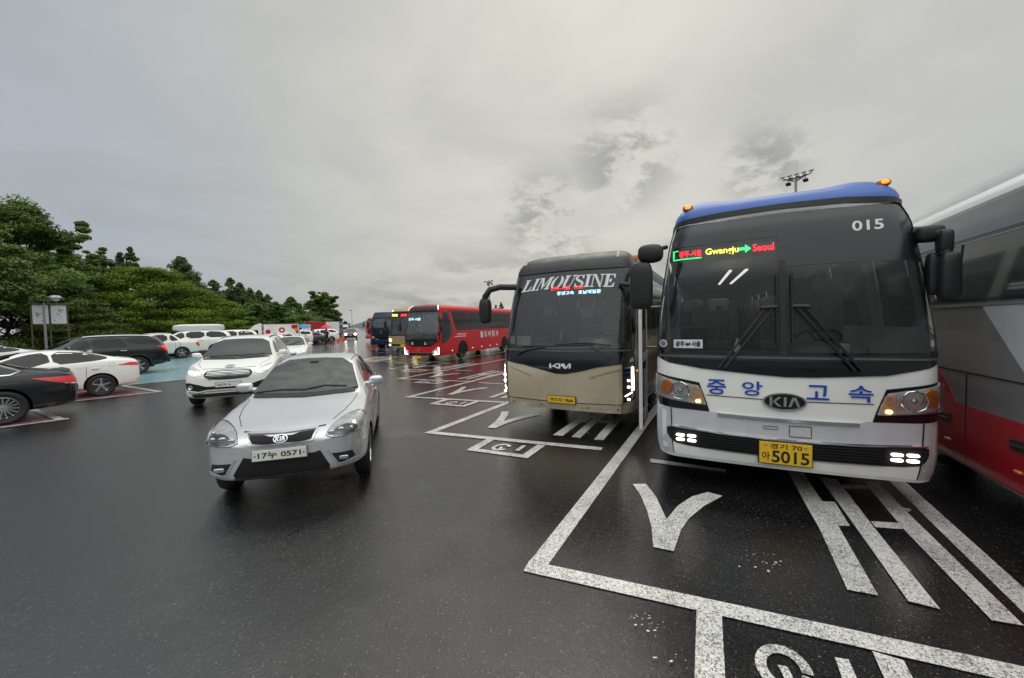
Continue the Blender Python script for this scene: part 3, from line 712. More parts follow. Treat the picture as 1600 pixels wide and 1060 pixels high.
def bus_blue():
    root = thing('coach', 'white and grey coach with a blue roof and 015 on its windscreen', 'bus', (2.77, 3.91, 0), -R(24.72), 'coaches parked in the bays')
    def bumps(x, y):
        a = abs(x); return .038*max(0, min(1, (a-.42)/.25))*max(0, min(1, (1.02-a)/.15))*max(0, min(1, (y-.3)/.4))
    f = Form(1.25, 11.8, F=((0, 0), (1.35, 0), (1.55, .03), (2.4, .12), (2.85, .20), (3.0, .27)), I=((0, 0), (1.4, 0), (1.7, .015), (2.3, .075), (2.8, .15), (3.0, .2)), zt=3.05, rh=.27, rset=.55, rin=.30, bumps=bumps)
    so = 1.30
    sy = lambda y: f.s_side+y-f.y_side
    sides = [(sg*sy(a), sg*sy(b)) for sg in (-1, 1) for a, b in [(.55, 1.35)]+[(1.7+k*1.42, 2.93+k*1.42) for k in range(7)]]
    bus_shell(f, root, ['white_paint', 'blue_paint'], [(-so, so, 1.50, 3.0)]+[(min(a, b), max(a, b), 1.77, 2.67) for a, b in sides])
    patch('cab_window', [(.5, 1.6), (1.42, 1.6), (1.42, 2.72), (.6, 2.72)], f.smap(1), 'windscreen_glass', root, .005, .2)
    fm = f.fmap; P = lambda name, poly, mat, off=.004, st=.07, par=root, sk=.012, sm=0: patch(name, smooth_poly(poly, sm) if sm else poly, fm, mat, par, off, st, sk)
    # windscreen, black surround, bands
    outer = [(-1.085, 3.02), (-.55, 3.062), (.0, 3.075), (.55, 3.066), (1.0, 3.01), (1.06, 2.88), (1.145, 2.56), (1.216, 2.13), (1.236, 1.62), (1.236, 1.46), (1.1, 1.405), (.788, 1.335), (.253, 1.302), (-.194, 1.312), (-.767, 1.362), (-1.1, 1.415), (-1.236, 1.47), (-1.24, 1.60), (-1.225, 2.1), (-1.165, 2.56), (-1.12, 2.85)]
    gl = P('windscreen', [(-1.19, 1.50), (-.6, 1.495), (0, 1.495), (.6, 1.495), (1.19, 1.50), (1.215, 1.7), (1.19, 2.15), (1.125, 2.56), (1.06, 2.84), (.96, 2.98), (.5, 3.02), (0, 3.03), (-.5, 3.02), (-1.0, 2.98), (-1.08, 2.84), (-1.14, 2.56), (-1.20, 2.15), (-1.22, 1.7)], 'windscreen_glass', .004)
    P('lower_mask', [(-1.236, 1.47), (-1.236, 1.55), (-.6, 1.545), (.6, 1.545), (1.236, 1.55), (1.236, 1.46), (1.1, 1.405), (.788, 1.335), (.253, 1.302), (0, 1.298), (-.194, 1.312), (-.767, 1.362), (-1.1, 1.415)], 'black_gloss', .008)
    # dark printed bands of the upper glass, set just inside it
    P('upper_band', [(.01, 2.43), (.55, 2.425), (1.0, 2.415), (1.11, 2.40), (1.10, 2.56), (1.03, 2.82), (.94, 2.96), (.5, 3.0), (0, 3.01), (-.5, 3.0), (-.98, 2.96), (-1.06, 2.84), (-1.075, 2.735), (-.55, 2.745), (-.05, 2.75), (-.05, 2.43)], 'dark_band', .009, sk=.004)
    P('centre_pillar', [(-.04, 1.52), (.012, 1.52), (.015, 2.50), (-.045, 2.50)], 'black_plastic', .010)
    strip('windscreen_seal', [(-1.09, 3.03), (-.55, 3.065), (0, 3.078), (.55, 3.068), (1.0, 3.02), (1.065, 2.88), (1.15, 2.56), (1.215, 2.13), (1.236, 1.62), (1.225, 1.50), (.6, 1.485), (-.6, 1.485), (-1.225, 1.50), (-1.243, 1.65), (-1.225, 2.1), (-1.168, 2.56), (-1.125, 2.88)], .055, fm, 'black_plastic', root, .014, .08, True, .03)
    strip('lower_rail', [(-1.2, 1.49), (1.2, 1.485)], .02, fm, 'dash', root, .02)
    for sg in (-1, 1):
        strip('pillar_trim', [(sg*1.16, 1.56), (sg*1.165, 2.1), (sg*1.10, 2.45)], .05, fm, 'black_plastic' if sg < 0 else 'cabin', root, .001)
    # sign, number, sticker
    P('sign_housing', [(-1.07, 2.57), (-.05, 2.57), (-.05, 2.735), (-1.06, 2.735)], 'black_plastic', -.06, .1)
    sgn = [('led_red', '광주-서울', (-.99, 2.615, -.76, 2.69), .02), ('led_yellow', 'Gwangju', (-.72, 2.60, -.40, 2.69), .02), ('led_red', 'Seoul', (-.27, 2.61, -.08, 2.69), .02)]
    for m_, s_, b_, bo in sgn: text_on('led_lettering', s_, b_, fm, m_, root, .012, bo)
    patch('led_arrow', [(-.40, 2.635), (-.34, 2.635), (-.34, 2.605), (-.285, 2.648), (-.34, 2.695), (-.34, 2.665), (-.40, 2.665)], fm, 'led_green', root, .012, .1, .004)
    strip('led_frame', [(-1.00, 2.70), (-1.045, 2.70), (-1.045, 2.595), (-.76, 2.595)], .012, fm, 'led_green', root, .012, .1, False, .004)
    text_on('fleet_number', '015', (.57, 2.733, .815, 2.835), fm, 'letter_white', root, .013, .018)
    st = P('route_sticker', [(-1.05, 1.583), (-.755, 1.581), (-.755, 1.677), (-1.05, 1.676)], 'panel_white', .006, .1, sk=.003)
    text_on('lettering', '광주⇔서울', (-1.03, 1.60, -.775, 1.66), fm, 'ink', st, .012, .02)
    P('round_sticker', [(-1.165+.045*math.cos(a), 1.63+.045*math.sin(a)) for a in np.linspace(0, 2*PI, 17)[:-1]], 'panel_white', .006, .1, sk=.003)
    P('round_sticker', [(-1.165+.03*math.cos(a), 1.63+.03*math.sin(a)) for a in np.linspace(0, 2*PI, 17)[:-1]], 'seat_cloth', .009, .1, sk=.003)
    # wipers: arm pairs to upright blades
    for sg, bl, fx in ((-1, -.07, -.60), (1, .058, .60)):
        wiper(root, [([(fx, 1.37), (bl+sg*.10, 2.0)], .012), ([(fx-sg*.06, 1.375), (bl+sg*.04, 1.985)], .012), ([(bl+sg*.14, 2.0), (bl, 2.005)], .022), ([(bl, 1.62), (bl, 2.345)], [.006]*1 if 0 else .011)], 0, fm, .045)
    # lower panels
    grey = [(-1.25, .897), (-.724, .897), (-.617, .884), (0, .874), (.59, .871), (.66, .897), (1.25, .897), (1.25, .36), (-1.25, .36)]
    P('grey_bumper', grey, 'light_livery', .006, .09)
    P('lower_lip', [(-1.06, .50), (-.6, .455), (0, .445), (.6, .455), (1.04, .50), (1.04, .365), (-1.06, .365)], 'white_paint', .012, .09)
    for x in (-1.08, 1.06): strip('panel_gap', [(x, .90), (x*.985, .37)], .008, fm, 'matte_black', root, .013, .1, False, .005)
    strip('panel_gap', [(-.72, 1.072), (-.2, 1.058), (.2, 1.055), (.7, 1.062)], .007, fm, 'ink', root, .006, .1, False, .004)
    strip('chrome_bar', [(-.612, .870), (-.3, .858), (0, .855), (.3, .856), (.588, .860)], .030, fm, 'chrome', root, .025, .08, False, .02)
    strip('panel_gap', [(.03, .80), (.212, .805), (.213, .693), (.033, .692)], .006, fm, 'matte_black', root, .012, .1, True, .004)
    strip('panel_gap', [(-.194, .782), (-.066, .784), (-.067, .755), (-.194, .754)], .004, fm, 'matte_black', root, .012, .1, True, .004)
    gr = P('grille', smooth_poly([(-1.125, .705), (-1.115, .56), (-1.00, .487), (-.6, .475), (0, .465), (.6, .475), (1.03, .49), (1.10, .57), (1.10, .70), (.6, .668), (0, .652), (-.6, .668)], 1), 'matte_black', .016, .07)
    for k in range(6): strip('slat', [(-.80, .495+k*.027), (0, .480+k*.027), (.78, .492+k*.027)], .008, fm, 'black_plastic', gr, .030, .1, False, .02)
    strip('grille_trim', [(-1.09, .693), (-.588, .664), (0, .648), (.6, .660), (1.08, .690)], .012, fm, 'chrome', gr, .034, .08, False, .03)
    for sg in (-1, 1):
        for (dx, dz) in ((-.058, .028), (.058, .030), (-.058, -.022), (.058, -.022)):
            c = (sg*.925+dx, .572+dz); P('fog_light', [(c[0]+.044*math.copysign(abs(math.cos(a))**.6, math.cos(a)), c[1]+.0135*math.copysign(abs(math.sin(a))**.6, math.sin(a))) for a in np.linspace(0, 2*PI, 17)[:-1]], 'lamp_lit', .03, .1, gr)
    # headlights
    for sg in (-1, 1):
        q = lambda L: [(sg*a, b) for a, b in L]
        P('lamp_recess', q([(.79, 1.205), (1.248, 1.285), (1.25, .915), (1.0, .900), (.69, .89), (.715, .985)]), 'black_gloss', .010, .06)
        hl = P('headlight', q([(.80, 1.17), (1.02, 1.215), (1.24, 1.262), (1.248, 1.03), (1.0, .99), (.722, .965), (.75, 1.06)]), 'lamp_housing', .018, .05)
        rc = f.fmap(sg*.985, 1.105); n = rc[1]; rt = n.to_track_quat('Z', 'Y').to_matrix()
        m = MB(); m.lathe([(.105, .028), (.10, .034), (.092, .030), (.085, .012), (.06, .018), (.05, .004), (.03, .012), (.001, .004)], (0, 0, 0), 'Z', 9)
        m.v = [rc[0]+rt @ v for v in m.v]; m.build('reflector', 'chrome', hl)
        m = MB().sell((0, 0, .022), (.028, .028, .016), 1., 14, 8); m.v = [rc[0]+rt @ v for v in m.v]; m.build('bulb', 'alloy', hl)
        P('turn_signal', q([(.775, 1.145), (.86, 1.16), (.865, 1.01), (.735, .985)]), 'amber_pale', .024, .05, hl)
        rc = f.fmap(sg*.80, 1.03); m = MB().sell(rc[0]+rc[1]*.03+Vector((0, 0, -.03)), (.028, .012, .02), .8, 12, 8); m.build('bulb', 'lamp_warm', hl)
        P('side_marker', q([(1.11+.062*math.cos(a), 1.13+.085*math.sin(a)) for a in np.linspace(0, 2*PI, 15)[:-1]]), 'amber', .026, .05, hl)
        P('headlight_lens', q([(.80, 1.17), (1.02, 1.215), (1.235, 1.262), (1.24, 1.03), (1.0, .99), (.722, .965), (.75, 1.06)]), 'clear_lens', .046, .06, hl)
        # roof markers
        s_, v_ = f.front(sg*.90, 3.22); p, n = f.map(s_, v_); p = p+Vector((0, 0, .012))
        mk_ = MB().sell(p, (.062, .05, .036), .7, 16, 10).build('roof_marker', 'amber', root); MB().sell(p+Vector((0, -.03, 0)), (.035, .03, .022), .8, 12, 8).build('bulb', 'amber_lit', mk_)
    for s_, b_ in (('중', (-.714, 1.086, -.531, 1.248)), ('앙', (-.383, 1.092, -.2, 1.242)), ('고', (.172, 1.082, .355, 1.228)), ('속', (.505, 1.079, .693, 1.236))):
        text_on('company_name', s_, b_, fm, 'letter_blue', root, .010, .012)
    el = lambda rx, rz, k=28: [(-.014+rx*math.cos(a), 1.048+rz*math.sin(a)) for a in np.linspace(0, 2*PI, k+1)[:-1]]
    bd = P('emblem', el(.188, .090), 'chrome', .022, .06); P('emblem_face', el(.172, .077), 'black_gloss', .028, .06, bd)
    text_on('emblem_lettering', '', (-.142, 1.0, .114, 1.096), fm, 'chrome', bd, .034, shapes=OLD_LOGO)
    pb = plate(root, (-.010, -.045, .52), .445, .222, 'plate_yellow', [('경기 70', -.13, .045, .14, .10, .01), ('아', -.20, -.075, -.13, .01, .012), ('5015', -.115, -.095, .20, .03, .022)])
    # mirrors
    mirror_block(root, 'mirror', [[(-1.14, .35, 2.78), (-1.25, .12, 2.72), (-1.33, .02, 2.66), (-1.38, .0, 2.45)], .028],
        [((-1.29, .02, 2.665), (.14, .10, .105), .7), ((-1.39, .0, 2.30), (.125, .10, .27), .45), ((-1.39, .10, 2.13), (.05, .06, .07), .6)], glass=[((-1.39, .085, 2.30), (.105, .02, .24))])
    MB().sell((-1.44, -.085, 2.62), (.025, .02, .035), .7).build('mirror_marker', 'amber', root)
    mirror_block(root, 'mirror', [[(1.08, .34, 2.70), (1.18, .28, 2.68), (1.24, .22, 2.63), (1.25, .2, 2.45)], .05],
        [((1.17, .30, 2.66), (.10, .09, .075), .5), ((1.245, .22, 2.57), (.05, .07, .11), .5), ((1.27, .20, 2.24), (.072, .08, .23), .5), ((1.19, .27, 2.28), (.045, .06, .2), .5)], glass=[((1.27, .275, 2.24), (.07, .02, .2))])
    # the open front door, swung out beside the body
    d = MB().prism([(.98, .36), (1.03, .36), (1.03, 2.52), (.98, 2.52)], -1.50, -1.535, 'X').prism([(1.72, .36), (1.77, .36), (1.77, 2.52), (1.72, 2.52)], -1.50, -1.535, 'X').prism([(1.0, .36), (1.76, .36), (1.76, .60), (1.0, .60)], -1.501, -1.534, 'X').prism([(1.0, 1.30), (1.76, 1.30), (1.76, 1.42), (1.0, 1.42)], -1.501, -1.534, 'X').prism([(1.0, 2.40), (1.76, 2.40), (1.76, 2.52), (1.0, 2.52)], -1.501, -1.534, 'X')
    dr = d.build('door', 'white_paint', root, False)
    MB().prism([(1.03, .60), (1.72, .60), (1.72, 1.30), (1.03, 1.30)], -1.51, -1.525, 'X').prism([(1.03, 1.42), (1.72, 1.42), (1.72, 2.40), (1.03, 2.40)], -1.51, -1.525, 'X').build('door_glass', 'tint', dr, False)
    MB().tube([(-1.48, 1.02, .5), (-1.46, 1.02, .52), (-1.46, 1.02, 1.2), (-1.48, 1.02, 1.22)], .012).build('door_handle', 'galv', dr)
    for z_ in (1.5, 2.1): MB().tube([(-1.48, 1.4, z_), (-1.2, 1.5, z_)], .018).build('hinge_arm', 'galv', dr)
    MB().box((-1.515, .972, 1.44), (.05, .018, 2.16), None, .006).build('door_edge', 'letter_white', dr, False); MB().box((-1.545, .972, 1.44), (.012, .014, 2.1)).build('door_seal', 'black_plastic', dr, False)
    # doorway in the right side, side windows
    for sg in (-1, 1):
        sm = f.smap(sg)
        if sg < 0: patch('doorway', [(.62, .42), (1.42, .42), (1.42, 2.55), (.62, 2.6)], sm, 'matte_black', root, .004, .2)
        for k in range(7): patch('side_window', [(1.65+k*1.42, 1.72), (2.98+k*1.42, 1.72), (2.98+k*1.42, 2.72), (1.65+k*1.42, 2.72)], sm, 'windscreen_glass', root, .005, .3)
        patch('side_stripe', [(.5, .9), (11.2, .9), (11.2, 1.05), (.5, 1.05)], sm, 'blue_paint', root, .005, .3)
    cabin(root, f, 11.8); seats(root, 5, 3.0)
    # things seen through the screen
    MB().box((.95, 2.35, 2.0), (.35, .05, .9), None, .02).build('partition', 'cabin', root)
    MB().box((-.72, 2.35, 1.95), (.26, .03, .34), None, .01).box((-.45, 2.35, 1.95), (.1, .03, .34), None, .01).build('notice_board', 'curtain', root)
    MB().tube([(-1.05, 1.9, 1.78), (-.5, 1.9, 1.78), (-.42, 2.1, 1.3)], .014).build('handrail', 'galv', root)
    for x in (-.30, -.08): MB().box((x, 3.6, 2.66), (.04, 2.6, .02)).build('ceiling_light', 'tube_light', root, False)
    MB().lathe([(.001, .0), (.03, .0), (.032, .1), (.02, .13), (.01, .14), (.01, .17), (.02, .18), (.001, .185)], (-.38, .52, 1.49), 'Z', 14).build('sanitiser_bottle', 'cover_white', root)
    MB().box((.62, .55, 1.56), (.09, .05, .10), None, .01).build('meter', 'galv', root)
    MB().sell((-.98, .42, 2.44), (.055, .03, .06), .9).tube([(-.98, .44, 2.44), (-1.08, .46, 2.46)], .01).build('inner_mirror', 'black_plastic', root)
    MB().sell((-1.07, .46, 2.05), (.05, .04, .26), .6).build('side_mirror_inner', 'black_plastic', root)
    chassis(root, 1.25, 11.8, (2.75, 9.0), .5)
bus_blue()

def bus_gold():
    root = thing('coach', 'gold coach with a black roof and LIMOUSINE across its windscreen', 'bus', (.83, 6.92, 0), -R(28.3), 'coaches parked in the bays')
    f = Form(1.25, 12, F=((0, 0), (1.15, 0), (1.4, .05), (2.5, .33), (2.85, .45)), I=((0, 0), (1.4, 0), (2.2, .035), (2.85, .10)), cr=.27, cdp=.34, zt=2.84, rh=.44, rset=.85, rin=.32)
    so = 1.28
    sy = lambda y: f.s_side+y-f.y_side
    sides = [(sg*sy(a), sg*sy(b)) for sg in (-1, 1) for a, b in [(1.55+k*1.65, 3.05+k*1.65) for k in range(6)]]
    bus_shell(f, root, ['gold_paint', 'roof_dark'], [(-so, so, 1.42, 2.80)]+[(min(a, b), max(a, b), 1.6, 2.6) for a, b in sides])
    fm = f.fmap; P = lambda name, poly, mat, off=.004, st=.08, par=root, sk=.012: patch(name, poly, fm, mat, par, off, st, sk)
    P('windscreen', [(-1.20, 1.40), (0, 1.38), (1.20, 1.40), (1.215, 1.9), (1.19, 2.4), (1.13, 2.83), (0, 2.845), (-1.13, 2.83), (-1.19, 2.4), (-1.215, 1.9)], 'windscreen_glass', .004)
    P('upper_band', [(-1.19, 2.38), (-.9, 2.50), (0, 2.54), (.9, 2.50), (1.19, 2.38), (1.135, 2.835), (0, 2.85), (-1.135, 2.835)], 'dark_band', .008, sk=.004)
    P('mask', [(-1.24, 1.45), (0, 1.42), (1.24, 1.45), (1.25, 1.20), (.7, 1.12), (.391, 1.037), (.12, .985), (-.06, .985), (-.30, 1.037), (-.7, 1.12), (-1.25, 1.20)], 'black_gloss', .010)
    for sg in (-1, 1):
        P('corner_mask', [(sg*1.21, 1.42), (sg*1.25, 1.42), (sg*1.25, 2.0), (sg*1.22, 2.5), (sg*1.17, 2.84), (sg*1.12, 2.84), (sg*1.17, 2.4)], 'black_gloss', .010)
        q = lambda L: [(sg*a, b) for a, b in L]
        hl = P('headlight', q([(1.10, 1.19), (1.247, 1.21), (1.249, .55), (1.10, .52)]), 'black_gloss', .012, .06)
        strip('light_strip', q([(1.225, 1.12), (1.228, .72)]), .016, fm, 'lamp_lit', hl, .022, .1); strip('light_strip', q([(1.215, .69), (1.13, .635)]), .014, fm, 'lamp_lit', hl, .022, .1)
        for z_ in (.90, .79, .58):
            p, n = f.fmap(sg*1.175, z_); MB().sell(p+n*.02, (.026, .014, .020), .8, 14, 8).build('lamp_unit', 'lamp_lit', hl)
        for z_ in (1.02, 1.10): P('lamp_louvre', q([(1.13, z_), (1.20, z_+.01), (1.20, z_+.03), (1.13, z_+.02)]), 'chrome', .02, .06, hl)
        strip('panel_crease', q([(1.10, 1.10), (.75, 1.00), (.55, .93)]), .012, fm, 'champagne_gold', root, .012, .06)
        s_, v_ = f.front(sg*.92, 3.10); p, n = f.map(s_, v_); MB().sell(p+n*.01, (.028, .03, .07), .6, 12, 10, Matrix.Rotation(R(-25), 3, 'X')).build('roof_marker', 'cover_white', root)
    strip('panel_gap', [(-1.25, .49), (0, .468), (1.25, .49)], .010, fm, 'matte_black', root, .006, .1, False, .004)
    strip('roof_gap', [(-1.14, 2.85), (0, 2.87), (1.14, 2.85)], .014, fm, 'matte_black', root, .012, .1, False, .006)
    for x in (-1.10, 1.10): strip('panel_gap', [(x, .52), (x, .34)], .008, fm, 'matte_black', root, .006, .1, False, .004)
    for x in (-.42, .42): strip('panel_gap', [(x, .46), (x*.93, .36)], .006, fm, 'champagne_gold', root, .006, .1, False, .004)
    for x in (-.98, -.36, .52, 1.04): P('sensor', [(x+.014*math.cos(a), .40+.014*math.sin(a)) for a in np.linspace(0, 2*PI, 9)[:-1]], 'matte_black', .006, .1)
    strip('lower_rail', [(-1.2, 1.405), (0, 1.385), (1.2, 1.405)], .025, fm, 'dash', root, .02)
    text_on('coach_lettering', '', (-.86, 2.535, .93, 2.77), fm, 'letter_grey', root, .014, shapes=STENCIL, warp=lambda a, b: (a+(b-2.65)*.42*(1 if a < .2 else .35), b+(.02-.06*(a/.9)**2 if 0 else 0)-.035*(abs(a)/.9)**2))
    text_on('led_lettering', '전주-서울  1/20', (-.27, 2.50, .36, 2.565), fm, 'led_red', root, .016, .02)
    text_on('led_lettering', '동양고속   호남제일문', (-.13, 2.405, .69, 2.475), fm, 'led_cyan', root, .016, .02)
    text_on('emblem_lettering', '', (-.18, 1.080, .23, 1.170), fm, 'letter_white', root, .022, shapes=NEW_LOGO)
    plate(root, (.045, -.03, .520), .52, .12, 'plate_yellow', [('전북', -.21, -.03, -.15, .035), ('71사 1964', -.14, -.04, .22, .042, .03)])
    for pl in ([(-.86, 1.30), (-.70, 1.38), (-.27, 1.455)], [(.89, 1.28), (.74, 1.38), (.56, 1.465)]): wiper(root, [(pl, .013)], 0, fm, .04)
    wiper(root, [([(-.75, 1.46), (-.1, 1.475), (.62, 1.50)], .010), ([(-.1, 1.50), (.5, 1.53), (.9, 1.49)], .008)], 0, fm, .04)
    P('windscreen_card', [(-.91, 1.49), (-.61, 1.48), (-.62, 1.66), (-.915, 1.67)], 'curtain', -.02, .1); P('windscreen_card', [(-1.12, 1.52), (-.97, 1.51), (-.98, 1.66), (-1.11, 1.66)], 'curtain', -.02, .1)
    P('windscreen_card', [(.56, 1.49), (.87, 1.49), (.88, 1.57), (.72, 1.62), (.62, 1.585)], 'curtain', -.02, .1)
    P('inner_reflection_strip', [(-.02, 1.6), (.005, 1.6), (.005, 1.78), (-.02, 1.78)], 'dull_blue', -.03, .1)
    mirror_block(root, 'mirror', [[(-1.02, .35, 2.62), (-1.25, .12, 2.62), (-1.42, .02, 2.57), (-1.52, 0, 2.44), (-1.545, 0, 2.3)], .062], [((-1.535, .02, 2.16), (.115, .10, .25), .55)], glass=[((-1.53, .10, 2.16), (.075, .02, .19))])
    MB().sell((-.98, .45, 2.19), (.06, .03, .06), .9).tube([(-.98, .46, 2.19), (-1.1, .5, 2.21)], .012).build('inner_mirror', 'black_plastic', root)
    mirror_block(root, 'mirror', [[(1.02, .35, 2.55), (1.32, .3, 2.5), (1.42, .3, 2.35)], .04], [((1.40, .3, 2.2), (.08, .08, .2), .55)])
    for sg in (-1, 1):
        sm = f.smap(sg)
        patch('cab_window', [(.50, 1.50), (1.35, 1.50), (1.35, 2.62), (.9, 2.62)], sm, 'tint', root, .006, .2)
        for k in range(6): patch('side_window', [(1.5+k*1.65, 1.55), (3.1+k*1.65, 1.55), (3.1+k*1.65, 2.68), (1.5+k*1.65, 2.68)], sm, 'windscreen_glass', root, .005, .3)
        patch('side_flank', [(.7, .55), (11.4, .55), (11.4, 1.0), (.7, 1.3)], sm, 'champagne_gold', root, .005, .3)
        p, n = sm(.6, 1.02); MB().sell(p+n*.01, (.012, .035, .015), .8, 10, 6).build('side_marker', 'amber_lit', root)
    cabin(root, f, 12); seats(root, 3, 3.0)
    MB().box((-.8, 2.6, 1.9), (.5, .05, 1.0)).build('partition', 'dash', root, False)
    chassis(root, 1.25, 12, (2.75, 9.0), .5)
bus_gold()

def bus_side():
    """coach on the right: only its right flank shows"""
    root = thing('coach', 'silver grey and red coach at the right edge, seen along its flank', 'bus', (4.196, .269, 0), -R(26.5), 'coaches parked in the bays')
    f = Form(1.25, 11.8, F=((0, 0), (1.3, 0), (2.9, .3)), I=((0, 0), (1.3, 0), (2.0, .01), (2.98, .09)), zt=3.0, rh=.22, rset=.5, rin=.35)
    bus_shell(f, root, ['grey_livery', 'pearl_paint'], [(-1.1, 1.1, 1.3, 2.9)])
    for sg in (-1, 1):
        sm = f.smap(sg); p = lambda n, pl, m, off=.004, st=.25: patch(n, pl, sm, m, root, off, st)
        p('lower_flank', [(.4, .36), (11.4, .36), (11.4, .96), (3.62, .965), (3.93, 1.29), (5.4, 1.29), (5.2, .965)][:4]+[(.4, .98)], 'dark_red_paint')
        p('red_flash', [(3.62, .962), (4.6, .962), (5.0, 1.28), (3.93, 1.28)], 'dark_red_paint', .003)
        p('silver_wedge', [(3.224, 1.97), (2.67, 1.41), (2.5, 1.32), (.4, 1.32), (.4, 1.97)], 'light_livery')
        p('window_band', [(.5, 2.02), (11.3, 2.02), (11.3, 2.96), (.9, 2.96)], 'dark_band', .004)
        for k in range(7): p('side_window', [(.7+k*1.5, 2.05), (2.14+k*1.5, 2.05), (2.14+k*1.5, 2.62), (.7+k*1.5, 2.62)], 'grey_glass', .009, .3)
        p('upper_glass', [(.9, 2.68), (11.2, 2.66), (11.2, 2.955), (.95, 2.955)], 'upper_grey', .009, .3)
        for y_ in (2.35, 3.45, 4.62, 5.8, 7.0): strip('panel_gap', [(y_, .40), (y_, 1.29)], .008, sm, 'matte_black', root, .007, .3, False, .006)
        for k in range(7): strip('window_seal', [(.67+k*1.5, 2.04), (.67+k*1.5, 2.63)], .03, sm, 'matte_black', root, .013, .3, False, .006)
        strip('panel_gap', [(.4, 1.305), (11.3, 1.30)], .014, sm, 'matte_black', root, .007, .4, False, .006)
        strip('belt_trim', [(.4, 1.985), (11.3, 1.985)], .02, sm, 'galv', root, .010, .4, False, .008)
        strip('window_rail', [(.7, 2.63), (11.2, 2.63)], .012, sm, 'galv', root, .012, .4, False, .008)
        for y_ in (2.62, 3.77, 5.0): 
            strip('vent_handle', [(y_-.06, .775), (y_+.16, .765)], .09, sm, 'black_plastic', root, .02, .1, False, .018); strip('handle_trim', [(y_-.02, .775), (y_+.14, .768)], .012, sm, 'chrome', root, .028, .1, False, .01)
        for y_, z_ in ((2.69, .545), (3.76, .54), (4.9, .54)):
            q, n = sm(y_, z_); MB().sell(q+n*.008, (.01, .05, .014), .7, 10, 6).build('side_marker', 'amber', root)
    P = lambda name, poly, mat, off=.004: patch(name, poly, f.fmap, mat, root, off, .15)
    P('windscreen', [(-1.2, 1.32), (1.2, 1.32), (1.12, 2.96), (-1.12, 2.96)], 'windscreen_glass'); P('bumper', [(-1.24, .36), (1.24, .36), (1.24, .9), (-1.24, .9)], 'dark_red_paint')
    rl = MB().box((-.55, 4.2, 3.27), (.75, 3.6, .16), None, .06).box((.3, 5.2, 3.26), (.9, 2.2, .14), None, .05); rl.build('roof_unit', 'pearl_paint', root)
    mr_ = MB().tube([(-1.1, .4, 2.75), (-1.3, .1, 2.7), (-1.4, .0, 2.5)], .04).sell((-1.4, 0, 2.25), (.1, .1, .25), .5).build('mirror', 'black_plastic', root)
    cabin(root, f, 11.8); chassis(root, 1.25, 11.8, (1.5, 9.0), .5)
bus_side()

